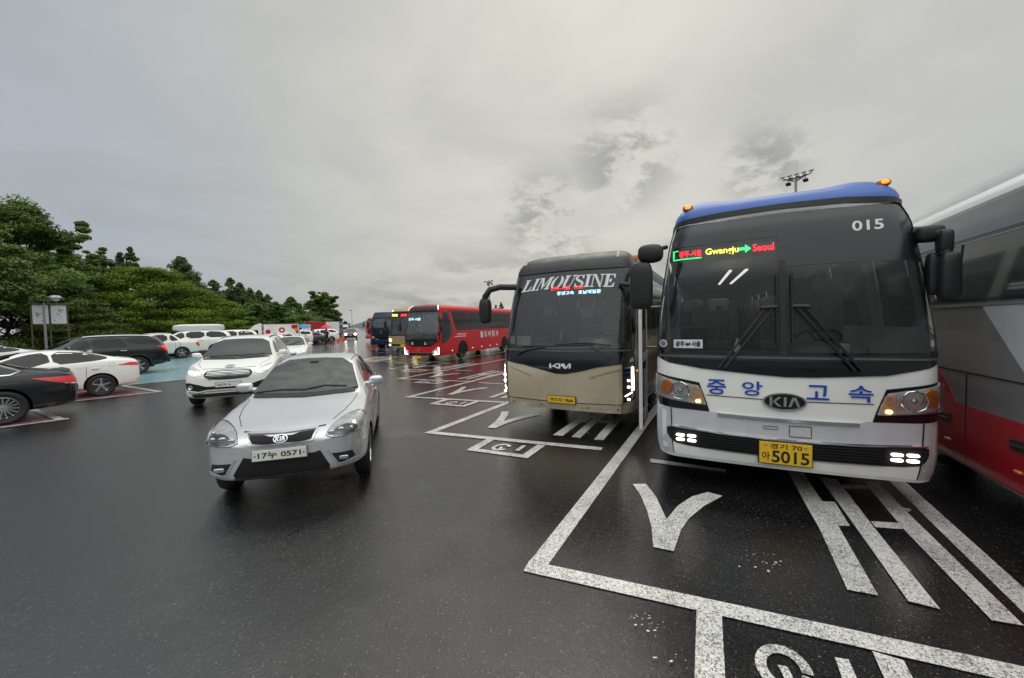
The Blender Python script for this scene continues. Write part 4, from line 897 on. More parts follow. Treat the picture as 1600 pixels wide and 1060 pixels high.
def bus_red():
    root = thing('coach', 'red coach with black front mask and white lettering along its red side', 'bus', (-4.85, 20.35, 0), -R(22.5), 'coaches parked in the bays', .92)
    f = Form(1.25, 12, F=((0, 0), (1.2, 0), (1.6, .05), (2.8, .35)), I=((0, 0), (1.4, 0), (2.2, .03), (2.95, .11)), zt=2.95, rh=.32, rset=.55, rin=.35)
    bus_shell(f, root, ['red_paint', 'red_paint'], [])
    fm = f.fmap; P = lambda name, poly, mat, off=.004, st=.1, par=root: patch(name, poly, fm, mat, par, off, st)
    P('roof_cowl', [(-1.08, 2.92), (1.08, 2.92), (1.0, 3.20), (.8, 3.26), (-.8, 3.26), (-1.0, 3.20)], 'roof_dark', .008)
    for sg in (-1, 1):
        q = lambda L: [(sg*a, b) for a, b in L]
        strip('roof_lamp', q([(1.02, 2.95), (.98, 3.1), (.86, 3.22)]), .035, fm, 'lamp_soft', root, .018)
        hl = P('headlight', q([(.80, .60), (1.18, .86), (1.20, .40), (.82, .38)]), 'lamp_housing', .010, .06); strip('light_strip', q([(1.16, .82), (1.165, .44), (.9, .42)]), .03, fm, 'lamp_lit', hl, .02)
        p, n = fm(sg*1.02, .55); MB().sell(p+n*.02, (.09, .03, .07), .8, 12, 8).build('bulb', 'lamp_soft', hl)
        sm = f.smap(sg)
        patch('corner_mask', [(.32, 1.02), (.75, 1.06), (1.20, 1.30), (1.55, 1.72), (.95, 2.86), (.32, 2.86)], sm, 'black_gloss', root, .006, .2)
        patch('cab_window', [(.45, 1.35), (1.05, 1.35), (1.25, 1.75), (.85, 2.70), (.45, 2.70)], sm, 'tint', root, .012, .2)
        patch('upper_glass', [(1.15, 2.83), (11.4, 2.83), (11.4, 2.93), (1.10, 2.93)], sm, 'dark_band', root, .006, .3)
        for k in range(5): patch('side_window', [((1.35 if k == 0 else 1.42)+k*2.02+(.0 if k else 0), 2.78 if k else 2.78), (3.40+k*2.02, 2.78), (3.40+k*2.02, 1.74), ((1.92 if k == 0 else 1.42)+k*2.02, 1.74)], sm, 'tint', root, .006, .3)
        strip('window_rail', [(1.3, 2.805), (11.4, 2.805)], .02, sm, 'matte_black', root, .01, .4)
        strip('roof_edge', [(1.0, 2.99), (11.5, 2.99)], .06, sm, 'red_paint', root, .012, .4)
        strip('side_crease', [(1.1, 1.10), (3.9, 1.22), (11.5, 1.22)], .015, sm, 'dark_red_paint', root, .006, .4)
        for y_ in (2.75, 9.2):
            patch('wheel_arch', [(y_+.62*math.cos(a), max(.345, .52+.58*math.sin(a))) for a in np.linspace(-.35, PI+.35, 17)], sm, 'matte_black', root, .006, .2)
        for y_ in (1.45, 4.0, 5.3, 6.6, 7.8): 
            p, n = sm(y_, .55); MB().sell(p+n*.01, (.012, .05, .03), .8, 8, 6).build('side_marker', 'lamp_soft', root)
        for y_ in (5.35, 6.65, 7.85): p, n = sm(y_, .84); MB().sell(p+n*.01, (.012, .04, .05), .6, 8, 6).build('latch', 'black_plastic', root)
    sm = f.smap(1)
    tw = lambda y, z: sm(y, z)
    text_on('company_name', '월 드 여 행 사', (5.1, 1.16, 8.05, 1.60), tw, 'letter_white', root, .012, .035)
    for k, z_ in enumerate((1.50, 1.36)):
        for j in range(9): 
            if k == 0 and j < 2: continue
            strip('small_lettering', [(1.75+j*.16, z_), (1.86+j*.16, z_)], .06, sm, 'letter_white', root, .010, .2)
    P('windscreen', [(-1.12, 1.28), (1.12, 1.28), (1.10, 2.0), (1.0, 2.84), (-1.0, 2.84), (-1.10, 2.0)], 'screen_tint', .010)
    P('mask', [(-1.25, 1.29), (-1.25, 2.9), (1.25, 2.9), (1.25, 1.29), (1.16, 1.10), (.72, .86), (-.72, .86), (-1.16, 1.10)], 'black_gloss', .006)
    text_on('led_lettering', '전주-서울', (-.95, 2.36, -.08, 2.52), fm, 'led_cyan', root, .018, .02)
    text_on('company_name', '월', (-.58, .98, -.46, 1.13), fm, 'letter_white', root, .014, .04); text_on('company_name', '드', (.30, .98, .44, 1.12), fm, 'letter_white', root, .014, .04)
    P('grille', [(-1.0, .50), (.78, .50), (.78, .36), (-1.0, .36)], 'black_gloss', .008); strip('grille_trim', [(-1.0, .52), (.8, .52)], .02, fm, 'galv', root, .012)
    strip('emblem', [(-.10+.11*math.cos(a), .70+.07*math.sin(a)) for a in np.linspace(0, 2*PI, 17)[:-1]], .02, fm, 'chrome', root, .014, .05, True)
    plate(root, (-.18, -.03, .27), .5, .12, 'plate_yellow', [('70 1000', -.2, -.035, .2, .035)][:0])
    mirror_block(root, 'mirror', [[(1.1, .35, 2.62), (1.36, .12, 2.5), (1.42, .05, 2.2)], .05], [((1.42, .05, 1.95), (.09, .09, .25), .5), ((1.40, .05, 2.35), (.07, .08, .12), .5)])
    mirror_block(root, 'mirror', [[(-1.1, .35, 2.62), (-1.36, .12, 2.5), (-1.4, .05, 2.2)], .04], [((-1.40, .05, 2.0), (.07, .09, .25), .5)])
    wiper(root, [([(-.6, 1.30), (.2, 1.36)], .014), ([(.2, 1.30), (1.0, 1.36)], .014)], 0, fm, .03)
    chassis(root, 1.25, 12, (2.75, 9.2), .5)
bus_red()

def bus_far(loc, head, label, paint_, roof, lower, scale=1., lit=True, led=True):
    root = thing('coach', label, 'bus', (*loc, 0), -R(head), 'coaches parked in the bays', scale)
    f = Form(1.25, 11.5, F=((0, 0), (1.2, 0), (2.9, .3)), I=((0, 0), (1.4, 0), (2.95, .12)), zt=2.95, rh=.3, rset=.5, rin=.35)
    bus_shell(f, root, [paint_, roof], [])
    fm = f.fmap; P = lambda name, poly, mat, off=.004, st=.15, par=root: patch(name, poly, fm, mat, par, off, st)
    P('windscreen', [(-1.15, 1.30), (1.15, 1.30), (1.10, 2.2), (1.02, 2.5), (-1.02, 2.5), (-1.10, 2.2)], 'screen_tint', .012)
    P('mask', [(-1.24, 1.2), (1.24, 1.2), (1.24, 1.28), (1.12, 2.95), (-1.12, 2.95), (-1.24, 1.28)], 'dark_band', .006)
    P('lower_panel', [(-1.24, 1.16), (1.24, 1.16), (1.24, .4), (-1.24, .4)], lower, .006)
    P('grille', [(-.9, .62), (.9, .62), (.9, .48), (-.9, .48)], 'matte_black', .012); P('number_plate', [(-.05, .60), (.42, .60), (.42, .42), (-.05, .42)], 'plate_yellow', .03)
    if led: P('led_sign', [(-.95, 2.62), (-.45, 2.60), (-.45, 2.76), (-.95, 2.78)], 'led_yellow', .02); P('led_sign', [(-.15, 2.60), (.35, 2.60), (.35, 2.76), (-.15, 2.76)], 'led_red', .02)
    strip('emblem', [(.1+.16*math.cos(a), .95+.08*math.sin(a)) for a in np.linspace(0, 2*PI, 13)[:-1]], .02, fm, 'chrome', root, .014, .08, True)
    for sg in (-1, 1):
        q = lambda L: [(sg*a, b) for a, b in L]
        P('headlight', q([(.85, .98), (1.22, 1.06), (1.23, .80), (.88, .78)]), 'lamp_warm' if lit else 'lamp_housing', .014); P('fog_light', q([(.98, .60), (1.16, .60), (1.16, .50), (.98, .50)]), 'lamp_lit' if lit else 'lamp_housing', .02)
        sm = f.smap(sg)
        for k in range(5): patch('side_window', [(.8+k*2.05, 1.6), (2.75+k*2.05, 1.6), (2.75+k*2.05, 2.7), (.8+k*2.05, 2.7)], sm, 'tint', root, .005, .5)
        mirror_block(root, 'mirror', [[(sg*1.1, .35, 2.62), (sg*1.34, .1, 2.5), (sg*1.4, .05, 2.3)], .04], [((sg*1.4, .05, 2.05), (.09, .09, .26), .5)])
        P('roof_lamp', q([(.86, 2.98), (1.0, 2.96), (1.0, 3.05), (.86, 3.07)]), 'lamp_soft', .02)
    chassis(root, 1.25, 11.5, (2.7, 8.8), .5)
bus_far((-7.9, 27.6), 22.0, 'dull gold coach with a dark windscreen, between the red coach and the navy lorry', 'champagne_gold', 'champagne_gold', 'champagne_gold')
bus_far((-29.5, 84.0), 20., 'small dark grey coach far off, beyond the red lorry cab', 'charcoal_paint', 'charcoal_paint', 'light_livery', 1, False, False)

# ================================================================ cars
# station: y, underside z, half width, belt z, belt half width, roof/hood half width, roof/hood z
HATCH = dict(L=4.24, st=[(0, .36, .44, .68, .42, .30, .71), (.05, .31, .63, .73, .60, .40, .765), (.18, .28, .745, .775, .70, .50, .815), (.42, .24, .815, .84, .765, .56, .885), (.80, .21, .845, .895, .765, .58, .955), (1.12, .21, .848, .93, .765, .60, 1.0), (1.28, .21, .848, .95, .765, .63, 1.03), (1.95, .21, .85, .975, .775, .555, 1.425), (2.3, .21, .85, .985, .78, .565, 1.485), (3.0, .21, .85, .995, .78, .56, 1.465), (3.4, .22, .85, 1.0, .775, .545, 1.38), (3.75, .23, .84, 1.0, .76, .58, 1.10), (4.0, .25, .82, .985, .735, .56, 1.03), (4.17, .28, .77, .95, .69, .5, .99), (4.24, .32, .60, .90, .55, .4, .92)],
             wy=(.82, 3.32), wr=.305, ww=.19, side=[[(1.62, 1.0), (2.05, 1.33), (2.32, 1.395), (2.38, 1.02)], [(2.44, 1.02), (2.40, 1.40), (2.95, 1.385), (3.35, 1.25), (3.50, 1.05)]],
             ws=[(-.66, 1.035), (-.63, 1.10), (-.50, 1.40), (0, 1.435), (.50, 1.40), (.63, 1.10), (.66, 1.035), (0, 1.02)], rw=[(-.50, 1.08), (-.46, 1.36), (.46, 1.36), (.50, 1.08)])
ELAN = dict(L=4.53, st=[(0, .30, .5, .62, .48, .3, .66), (.06, .22, .70, .68, .64, .40, .73), (.22, .2, .81, .76, .74, .52, .80), (.6, .19, .87, .86, .80, .58, .90), (1.1, .19, .885, .92, .80, .62, .99), (1.3, .19, .885, .94, .80, .64, 1.03), (2.05, .19, .885, .975, .80, .56, 1.38), (2.5, .19, .885, 1.0, .80, .56, 1.435), (3.1, .19, .885, 1.03, .80, .55, 1.41), (3.6, .20, .88, 1.06, .79, .53, 1.29), (4.0, .22, .87, 1.07, .77, .54, 1.14), (4.25, .24, .84, 1.05, .74, .52, 1.10), (4.45, .27, .76, 1.0, .66, .46, 1.06), (4.53, .32, .6, .9, .5, .4, .95)],
            wy=(.92, 3.62), wr=.325, ww=.21, side=[[(1.45, .97), (1.72, 1.12), (2.2, 1.32), (2.62, 1.375), (2.68, 1.01)], [(2.74, 1.015), (2.68, 1.375), (3.2, 1.34), (3.55, 1.25), (3.86, 1.13), (3.6, 1.07), (3.2, 1.04)]],
            ws=[(-.68, 1.03), (-.5, 1.37), (.5, 1.37), (.68, 1.03)], rw=[(-.46, 1.14), (-.44, 1.34), (.44, 1.34), (.46, 1.14)],
            tail=[(3.98, .905), (4.28, .965), (4.49, .94), (4.51, .86), (4.30, .87)], rtail=[(.45, .90), (.60, .955), (.74, .93), (.72, .85), (.5, .86)])
LUX = dict(L=5.0, st=[(0, .30, .55, .66, .5, .3, .70), (.06, .22, .74, .72, .68, .45, .78), (.25, .2, .86, .82, .78, .55, .86), (.8, .19, .925, .93, .84, .62, .97), (1.35, .19, .93, .97, .84, .66, 1.03), (1.55, .19, .93, .98, .84, .66, 1.07), (2.3, .19, .93, 1.0, .84, .60, 1.41), (2.8, .19, .93, 1.01, .84, .59, 1.47), (3.3, .19, .93, 1.02, .84, .58, 1.44), (3.8, .2, .93, 1.03, .83, .56, 1.30), (4.3, .21, .92, 1.04, .82, .60, 1.10), (4.6, .23, .90, 1.03, .80, .62, 1.075), (4.86, .26, .85, 1.0, .76, .56, 1.06), (4.95, .28, .80, .93, .72, .5, .98), (5.0, .33, .70, .8, .62, .42, .84)],
           wy=(.9, 3.93), wr=.355, ww=.24, side=[[(1.75, 1.0), (2.45, 1.33), (2.8, 1.40), (2.85, 1.03)], [(2.92, 1.03), (2.88, 1.40), (3.3, 1.385), (3.75, 1.27), (4.13, 1.10), (4.05, 1.05)]],
           ws=[(-.7, 1.06), (-.54, 1.39), (.54, 1.39), (.7, 1.06)], rw=[(-.55, 1.12), (-.5, 1.36), (.5, 1.36), (.55, 1.12)],
           tail=[(4.30, .935), (4.92, .925), (4.975, .82), (4.94, .735), (4.75, .79)], rtail=[(.42, .93), (.8, .93), (.78, .75), (.42, .78)])
SUV = dict(L=4.93, st=[(0, .42, .62, .78, .58, .35, .86), (.06, .34, .80, .88, .76, .5, .98), (.25, .32, .90, .98, .84, .62, 1.06), (.8, .30, .955, 1.08, .88, .68, 1.14), (1.3, .30, .957, 1.11, .88, .70, 1.18), (1.45, .30, .957, 1.12, .88, .72, 1.22), (2.05, .30, .957, 1.14, .89, .66, 1.66), (2.4, .30, .957, 1.15, .89, .68, 1.745), (3.6, .30, .957, 1.17, .89, .68, 1.76), (4.4, .32, .955, 1.18, .88, .66, 1.72), (4.68, .36, .93, 1.17, .86, .62, 1.58), (4.84, .40, .89, 1.1, .83, .6, 1.25), (4.93, .45, .78, .9, .72, .5, .95)],
           wy=(.95, 3.85), wr=.385, ww=.25, side=[[(1.75, 1.17), (2.15, 1.52), (2.4, 1.62), (2.5, 1.18)], [(2.57, 1.19), (2.52, 1.63), (3.35, 1.65), (3.55, 1.30), (3.52, 1.20)], [(3.62, 1.33), (3.48, 1.62), (4.25, 1.62), (4.52, 1.38), (4.45, 1.30)]],
           ws=[(-.74, 1.22), (-.62, 1.62), (.62, 1.62), (.74, 1.22)], rw=[(-.62, 1.25), (-.58, 1.62), (.58, 1.62), (.62, 1.25)],
           tail=[(4.50, 1.21), (4.80, 1.20), (4.88, 1.02), (4.82, .93), (4.74, 1.05)], rtail=[(.62, 1.2), (.80, 1.2), (.86, .95), (.76, .93)])
VAN = dict(L=5.11, st=[(0, .34, .60, .74, .56, .36, .80), (.06, .26, .80, .82, .74, .5, .90), (.22, .22, .92, .92, .84, .60, .98), (.6, .2, .985, 1.02, .90, .66, 1.08), (1.0, .2, .99, 1.06, .91, .70, 1.14), (1.2, .2, .99, 1.08, .91, .74, 1.19), (2.0, .2, .99, 1.10, .92, .70, 1.62), (2.4, .2, .99, 1.11, .92, .70, 1.71), (3.6, .2, .99, 1.12, .92, .70, 1.74), (4.5, .22, .99, 1.12, .92, .69, 1.70), (4.85, .25, .96, 1.1, .90, .66, 1.55), (5.02, .28, .9, 1.0, .84, .6, 1.2), (5.11, .34, .78, .85, .72, .5, .9)],
           wy=(.95, 4.0), wr=.35, ww=.24, side=[[(1.55, 1.14), (2.05, 1.50), (2.35, 1.59), (2.42, 1.15)], [(2.5, 1.15), (2.45, 1.60), (3.45, 1.63), (3.45, 1.17)], [(3.55, 1.18), (3.55, 1.63), (4.45, 1.58), (4.70, 1.30), (4.65, 1.2)]],
           ws=[(-.80, 1.17), (-.745, 1.30), (-.62, 1.605), (0, 1.635), (.62, 1.605), (.745, 1.30), (.80, 1.17), (0, 1.155)], rw=[(-.64, 1.22), (-.58, 1.58), (.58, 1.58), (.64, 1.22)],
           tail=[(4.75, 1.22), (5.0, 1.15), (5.05, .9), (4.9, .92)], rtail=[(.6, 1.2), (.8, 1.2), (.85, .95), (.7, .93)])
PICK = dict(L=4.99, st=[(0, .42, .6, .76, .56, .35, .84), (.06, .34, .80, .86, .74, .5, .96), (.25, .32, .90, .96, .83, .6, 1.04), (.8, .31, .95, 1.05, .87, .66, 1.12), (1.3, .31, .95, 1.08, .87, .68, 1.16), (1.5, .31, .95, 1.1, .87, .70, 1.22), (2.1, .31, .95, 1.12, .88, .64, 1.68), (2.4, .31, .95, 1.13, .88, .66, 1.76), (3.35, .31, .95, 1.15, .88, .66, 1.76), (3.6, .31, .95, 1.15, .88, .64, 1.70), (3.95, .31, .95, 1.14, .88, .70, 1.34), (4.15, .32, .95, 1.14, .88, .80, 1.24), (4.85, .36, .93, 1.13, .87, .80, 1.20), (4.96, .4, .88, 1.0, .82, .7, 1.05), (4.99, .45, .8, .85, .75, .6, .9)],
            wy=(.95, 4.0), wr=.375, ww=.24, side=[[(1.8, 1.16), (2.15, 1.50), (2.4, 1.61), (2.5, 1.17)], [(2.58, 1.17), (2.54, 1.62), (3.28, 1.64), (3.3, 1.18)], [(3.42, 1.2), (3.42, 1.60), (3.55, 1.58), (3.82, 1.3), (3.82, 1.22)]],
            ws=[(-.72, 1.21), (-.6, 1.63), (.6, 1.63), (.72, 1.21)], rw=[(-.5, 1.38), (-.5, 1.62), (.5, 1.62), (.5, 1.38)],
            tail=[(4.72, 1.06), (4.93, 1.06), (4.95, .80), (4.86, .80)], rtail=[(.72, 1.08), (.86, 1.08), (.86, .8), (.74, .8)])
_bodies = {}
def body_geo(T):
    k = id(T)
    if k in _bodies: return _bodies[k]
    V = []; F = []
    for (y, zb, w_, zt, wb, wr, zr) in T['st']:
        half = [(0, zb), (w_*.82, zb), (w_*.985, zb+.09), (w_, (zb+.09)*.45+zt*.55), (wb+.035 if wb+.035 < w_ else w_*.97, zt-.05), (wb, zt), (wr, zr-.05 if zr-zt > .15 else zr-.012), (wr*.66, zr-.008), (0, zr+.008)]
        V += [(x, y, z) for x, z in half]+[(-x, y, z) for x, z in half[-2:0:-1]]
    m = 16; n = len(T['st'])
    for j in range(n-1):
        for i in range(m): F.append((j*m+i, j*m+(i+1) % m, (j+1)*m+(i+1) % m, (j+1)*m+i))
    F.append(tuple(range(m))[::-1]); F.append(tuple((n-1)*m+i for i in range(m)))
    me = bpy.data.meshes.new('b'); me.from_pydata(V, [], F)
    bm = bmesh.new(); bm.from_mesh(me); bmesh.ops.recalc_face_normals(bm, faces=bm.faces)
    cl = bm.edges.layers.float.new('crease_edge'); bm.verts.ensure_lookup_table()
    for e in bm.edges:
        a, b = e.verts[0].index, e.verts[1].index
        if abs(a-b) == m and a % m in (5, 11): e[cl] = .55
        if abs(a-b) == m and a % m in (2, 14): e[cl] = .4
        if abs(a-b) == m and a % m in (6, 10): e[cl] = .25
    bm.to_mesh(me); bm.free()
    o = bpy.data.objects.new('b', me); COL.objects.link(o); sm = o.modifiers.new('s', 'SUBSURF'); sm.levels = 2
    bpy.context.view_layer.update()
    dg = bpy.context.evaluated_depsgraph_get(); me2 = bpy.data.meshes.new_from_object(o.evaluated_get(dg))
    bv = BVHTree.FromPolygons([v.co.copy() for v in me2.vertices], [tuple(p.vertices) for p in me2.polygons])
    # cut the wheel wells
    o2 = bpy.data.objects.new('b2', me2); COL.objects.link(o2); bpy.data.objects.remove(o)
    me2.materials.append(MATS['black_paint'])
    cut = MB(); hw = max(q[2] for q in T['st'])
    for wy in T['wy']:
        for sg in (-1, 1):
            r = T['wr']*1.13; x0, x1 = sorted((sg*(hw-.33), sg*(hw+.3))); cut.lathe([(.001, x0), (r, x0), (r, x1), (.001, x1)], (0, wy, T['wr']+.01), 'X', 28)
    c = cut.build('c', 'matte_black'); bmc = bmesh.new(); bmc.from_mesh(c.data); bmesh.ops.remove_doubles(bmc, verts=bmc.verts, dist=.003); bmesh.ops.recalc_face_normals(bmc, faces=bmc.faces); bmc.to_mesh(c.data); bmc.free()
    bo = o2.modifiers.new('x', 'BOOLEAN'); bo.operation = 'DIFFERENCE'; bo.object = c; bo.solver = 'EXACT'; bo.material_mode = 'TRANSFER'
    bpy.context.view_layer.update(); dg = bpy.context.evaluated_depsgraph_get(); me3 = bpy.data.meshes.new_from_object(o2.evaluated_get(dg))
    bpy.data.objects.remove(o2); bpy.data.objects.remove(c)
    me3.polygons.foreach_set('use_smooth', [True]*len(me3.polygons)); me3.set_sharp_from_angle(angle=R(35))
    _bodies[k] = (me3, bv); return me3, bv
def projector(bv, mode, sg=1, L=5):
    def g(a, b):
        if mode == 'side': o, d = Vector((sg*3, a, b)), Vector((-sg, 0, 0))
        elif mode == 'front': o, d = Vector((a, -3, b)), Vector((0, 1, 0))
        elif mode == 'rear': o, d = Vector((a, L+3, b)), Vector((0, -1, 0))
        else: o, d = Vector((a, b, 4)), Vector((0, 0, -1))
        h, n, i, _ = bv.ray_cast(o, d)
        if h is None:
            q = o+d*(3 if mode != 'top' else 3); h, n, i, _ = bv.find_nearest(q)
            nn = Vector((sg*1. if mode == 'side' else 0, -1. if mode == 'front' else (1. if mode == 'rear' else 0), 1. if mode == 'top' else 0)); n = nn.normalized()
        if n.dot(d) > 0: n = -n
        return h, n
    return g
class Car:
    def __init__(c, T, name, label, cat, paint_, loc, head, anchor=(0, 0), group=None, scale=1., glass='tint', spokes=5, bumper=None, detail=2):
        """loc is where the point `anchor` of the car (its own x right / y back from the nose) stands"""
        c.T = T; th = R(head); ax = Vector((math.cos(th), -math.sin(th))); ay = Vector((math.sin(th), math.cos(th)))
        o = Vector(loc)-(ax*anchor[0]+ay*anchor[1])*scale
        c.root = thing(name, label, cat, (o.x, o.y, 0), -th, group, scale)
        me, bv = body_geo(T); me = me.copy(); me.name = 'body'
        idx = [i for i, m in enumerate(me.materials) if m and m.name.startswith('black_paint')]
        for i in idx: me.materials[i] = MATS[paint_]
        b = bpy.data.objects.new('body', me); COL.objects.link(b); b.parent = c.root; c.body = b; c.bv = bv
        c.f, c.r, c.t = projector(bv, 'front'), projector(bv, 'rear', 1, T['L']), projector(bv, 'top'); c.s = {1: projector(bv, 'side', 1), -1: projector(bv, 'side', -1)}
        hw = max(q[2] for q in T['st'])
        for wy in T['wy']:
            for sg in (-1, 1): wheel(c.root, (sg*(hw-T['ww']/2-.02), wy, T['wr']), T['wr'], T['ww'], sg, spokes)
        MB().box((0, T['L']/2, T['wr']*.9), (hw*1.2, T['L']*.8, .14)).build('underbody', 'matte_black', c.root, False)
        gst = .06 if detail > 1 else .15
        xe = {}
        def gy(x, z):
            if z not in xe: xe[z] = (c.f(0, z)[0].y, c.f(np.interp(z, [1.0, T['st'][8][6]], [T['st'][6][5], T['st'][8][5]])*.74, z)[0].y)
            y0_, y1_ = xe[z]; hx = np.interp(z, [1.0, T['st'][8][6]], [T['st'][6][5], T['st'][8][5]])*.74
            return y0_+(y1_-y0_)*(min(abs(x)/hx, 1.5))**2.2
        def curved(x, z):
            e = .012; dx = (gy(x+e, z)-gy(x-e, z))/(2*e); dz = (gy(x, z+e)-gy(x, z-e))/(2*e); n = Vector((dx, -1, dz)).normalized(); return Vector((x, gy(x, z), z)), n
        c.ws = patch('windscreen', smooth_poly(T['ws'], 1), curved, glass, c.root, .014, gst, .06)
        c.rw = patch('rear_window', T['rw'], c.r, glass, c.root, .004, gst*1.5)
        for sg in (-1, 1):
            for w_ in T['side']: patch('side_window', smooth_poly(w_, 1), c.s[sg], glass, c.root, .004, gst)
        if detail > 1:
            for sg in (-1, 1):
                a = T['side'][0][-1][0]+.03; zb = T['wr']*.75
                for y_ in (T['wy'][0]+T['wr']+.12, a, T['wy'][1]-T['wr']-.02+.05):
                    strip('door_gap', [(y_, zb+.1), (y_+.01, T['side'][0][0][1]-.06)], .010, c.s[sg], 'matte_black', c.root, .002, .1, False, .004)
                strip('sill_trim', [(T['wy'][0]+T['wr']+.1, T['wr']*.80), (T['wy'][1]-T['wr']-.1, T['wr']*.80)], .05, c.s[sg], 'black_plastic', c.root, .006, .2)
                for y_ in (a-.14, a+.80):
                    p, n = c.s[sg](y_, T['side'][0][0][1]-.13); MB().sell(p+n*.02, (.018, .09, .016), .7, 12, 6).build('door_handle', c.mat_handle if hasattr(c, 'mat_handle') else paint_, c.root)
                my = T['side'][0][0][0]+.12; mz = T['side'][0][0][1]+.045; p, n = c.s[sg](my, mz)
                m = MB().sell((p.x+sg*.155, my-.02, mz+.04), (.105, .06, .068), .75, 18, 10).tube([p, (p.x+sg*.08, my-.01, mz+.0)], .026)
                mo = m.build('wing_mirror', paint_, c.root); MB().sell((p.x+sg*.155, my+.025, mz+.04), (.09, .02, .055), .6, 14, 8).build('mirror_glass', 'chrome', mo)
        else:
            for sg in (-1, 1):
                my = T['side'][0][0][0]+.1; mz = T['side'][0][0][1]+.05; p, n = c.s[sg](my, mz); MB().sell((p.x+sg*.13, my, mz+.03), (.1, .06, .06), .7, 10, 6).build('wing_mirror', paint_, c.root)
        if 'tail' in T:
            for sg in (-1, 1):
                patch('tail_light', T['tail'], c.s[sg], 'red_lens', c.root, .010, .05); patch('tail_light', [(sg*a, b) for a, b in T['rtail']], c.r, 'red_lens', c.root, .010, .05)
    def F(c, name, poly, mat, off=.004, st=.05, par=None, sk=.012, sm=0): return patch(name, smooth_poly(poly, sm) if sm else poly, c.f, mat, par or c.root, off, st, sk)
    def front_simple(c, z=.70, hw=.8, mat='lamp_housing', grille=True):
        for sg in (-1, 1): c.F('headlight', [(sg*a, b) for a, b in [(hw*.60, z-.05), (hw*.66, z+.06), (hw*.93, z+.11), (hw*.96, z+.02), (hw*.8, z-.06)]], mat, .010, .06)
        if grille: c.F('grille', [(-hw*.5, z+.02), (hw*.5, z+.02), (hw*.45, z-.10), (-hw*.45, z-.10)], 'matte_black', .008, .08)
        c.F('air_intake', [(-hw*.6, z-.26), (hw*.6, z-.26), (hw*.5, z-.38), (-hw*.5, z-.38)], 'matte_black', .008, .08)
        y = c.f(0, z-.18)[0].y; plate(c.root, (0, y-.015, z-.18), .52, .11, 'plate_white', [])

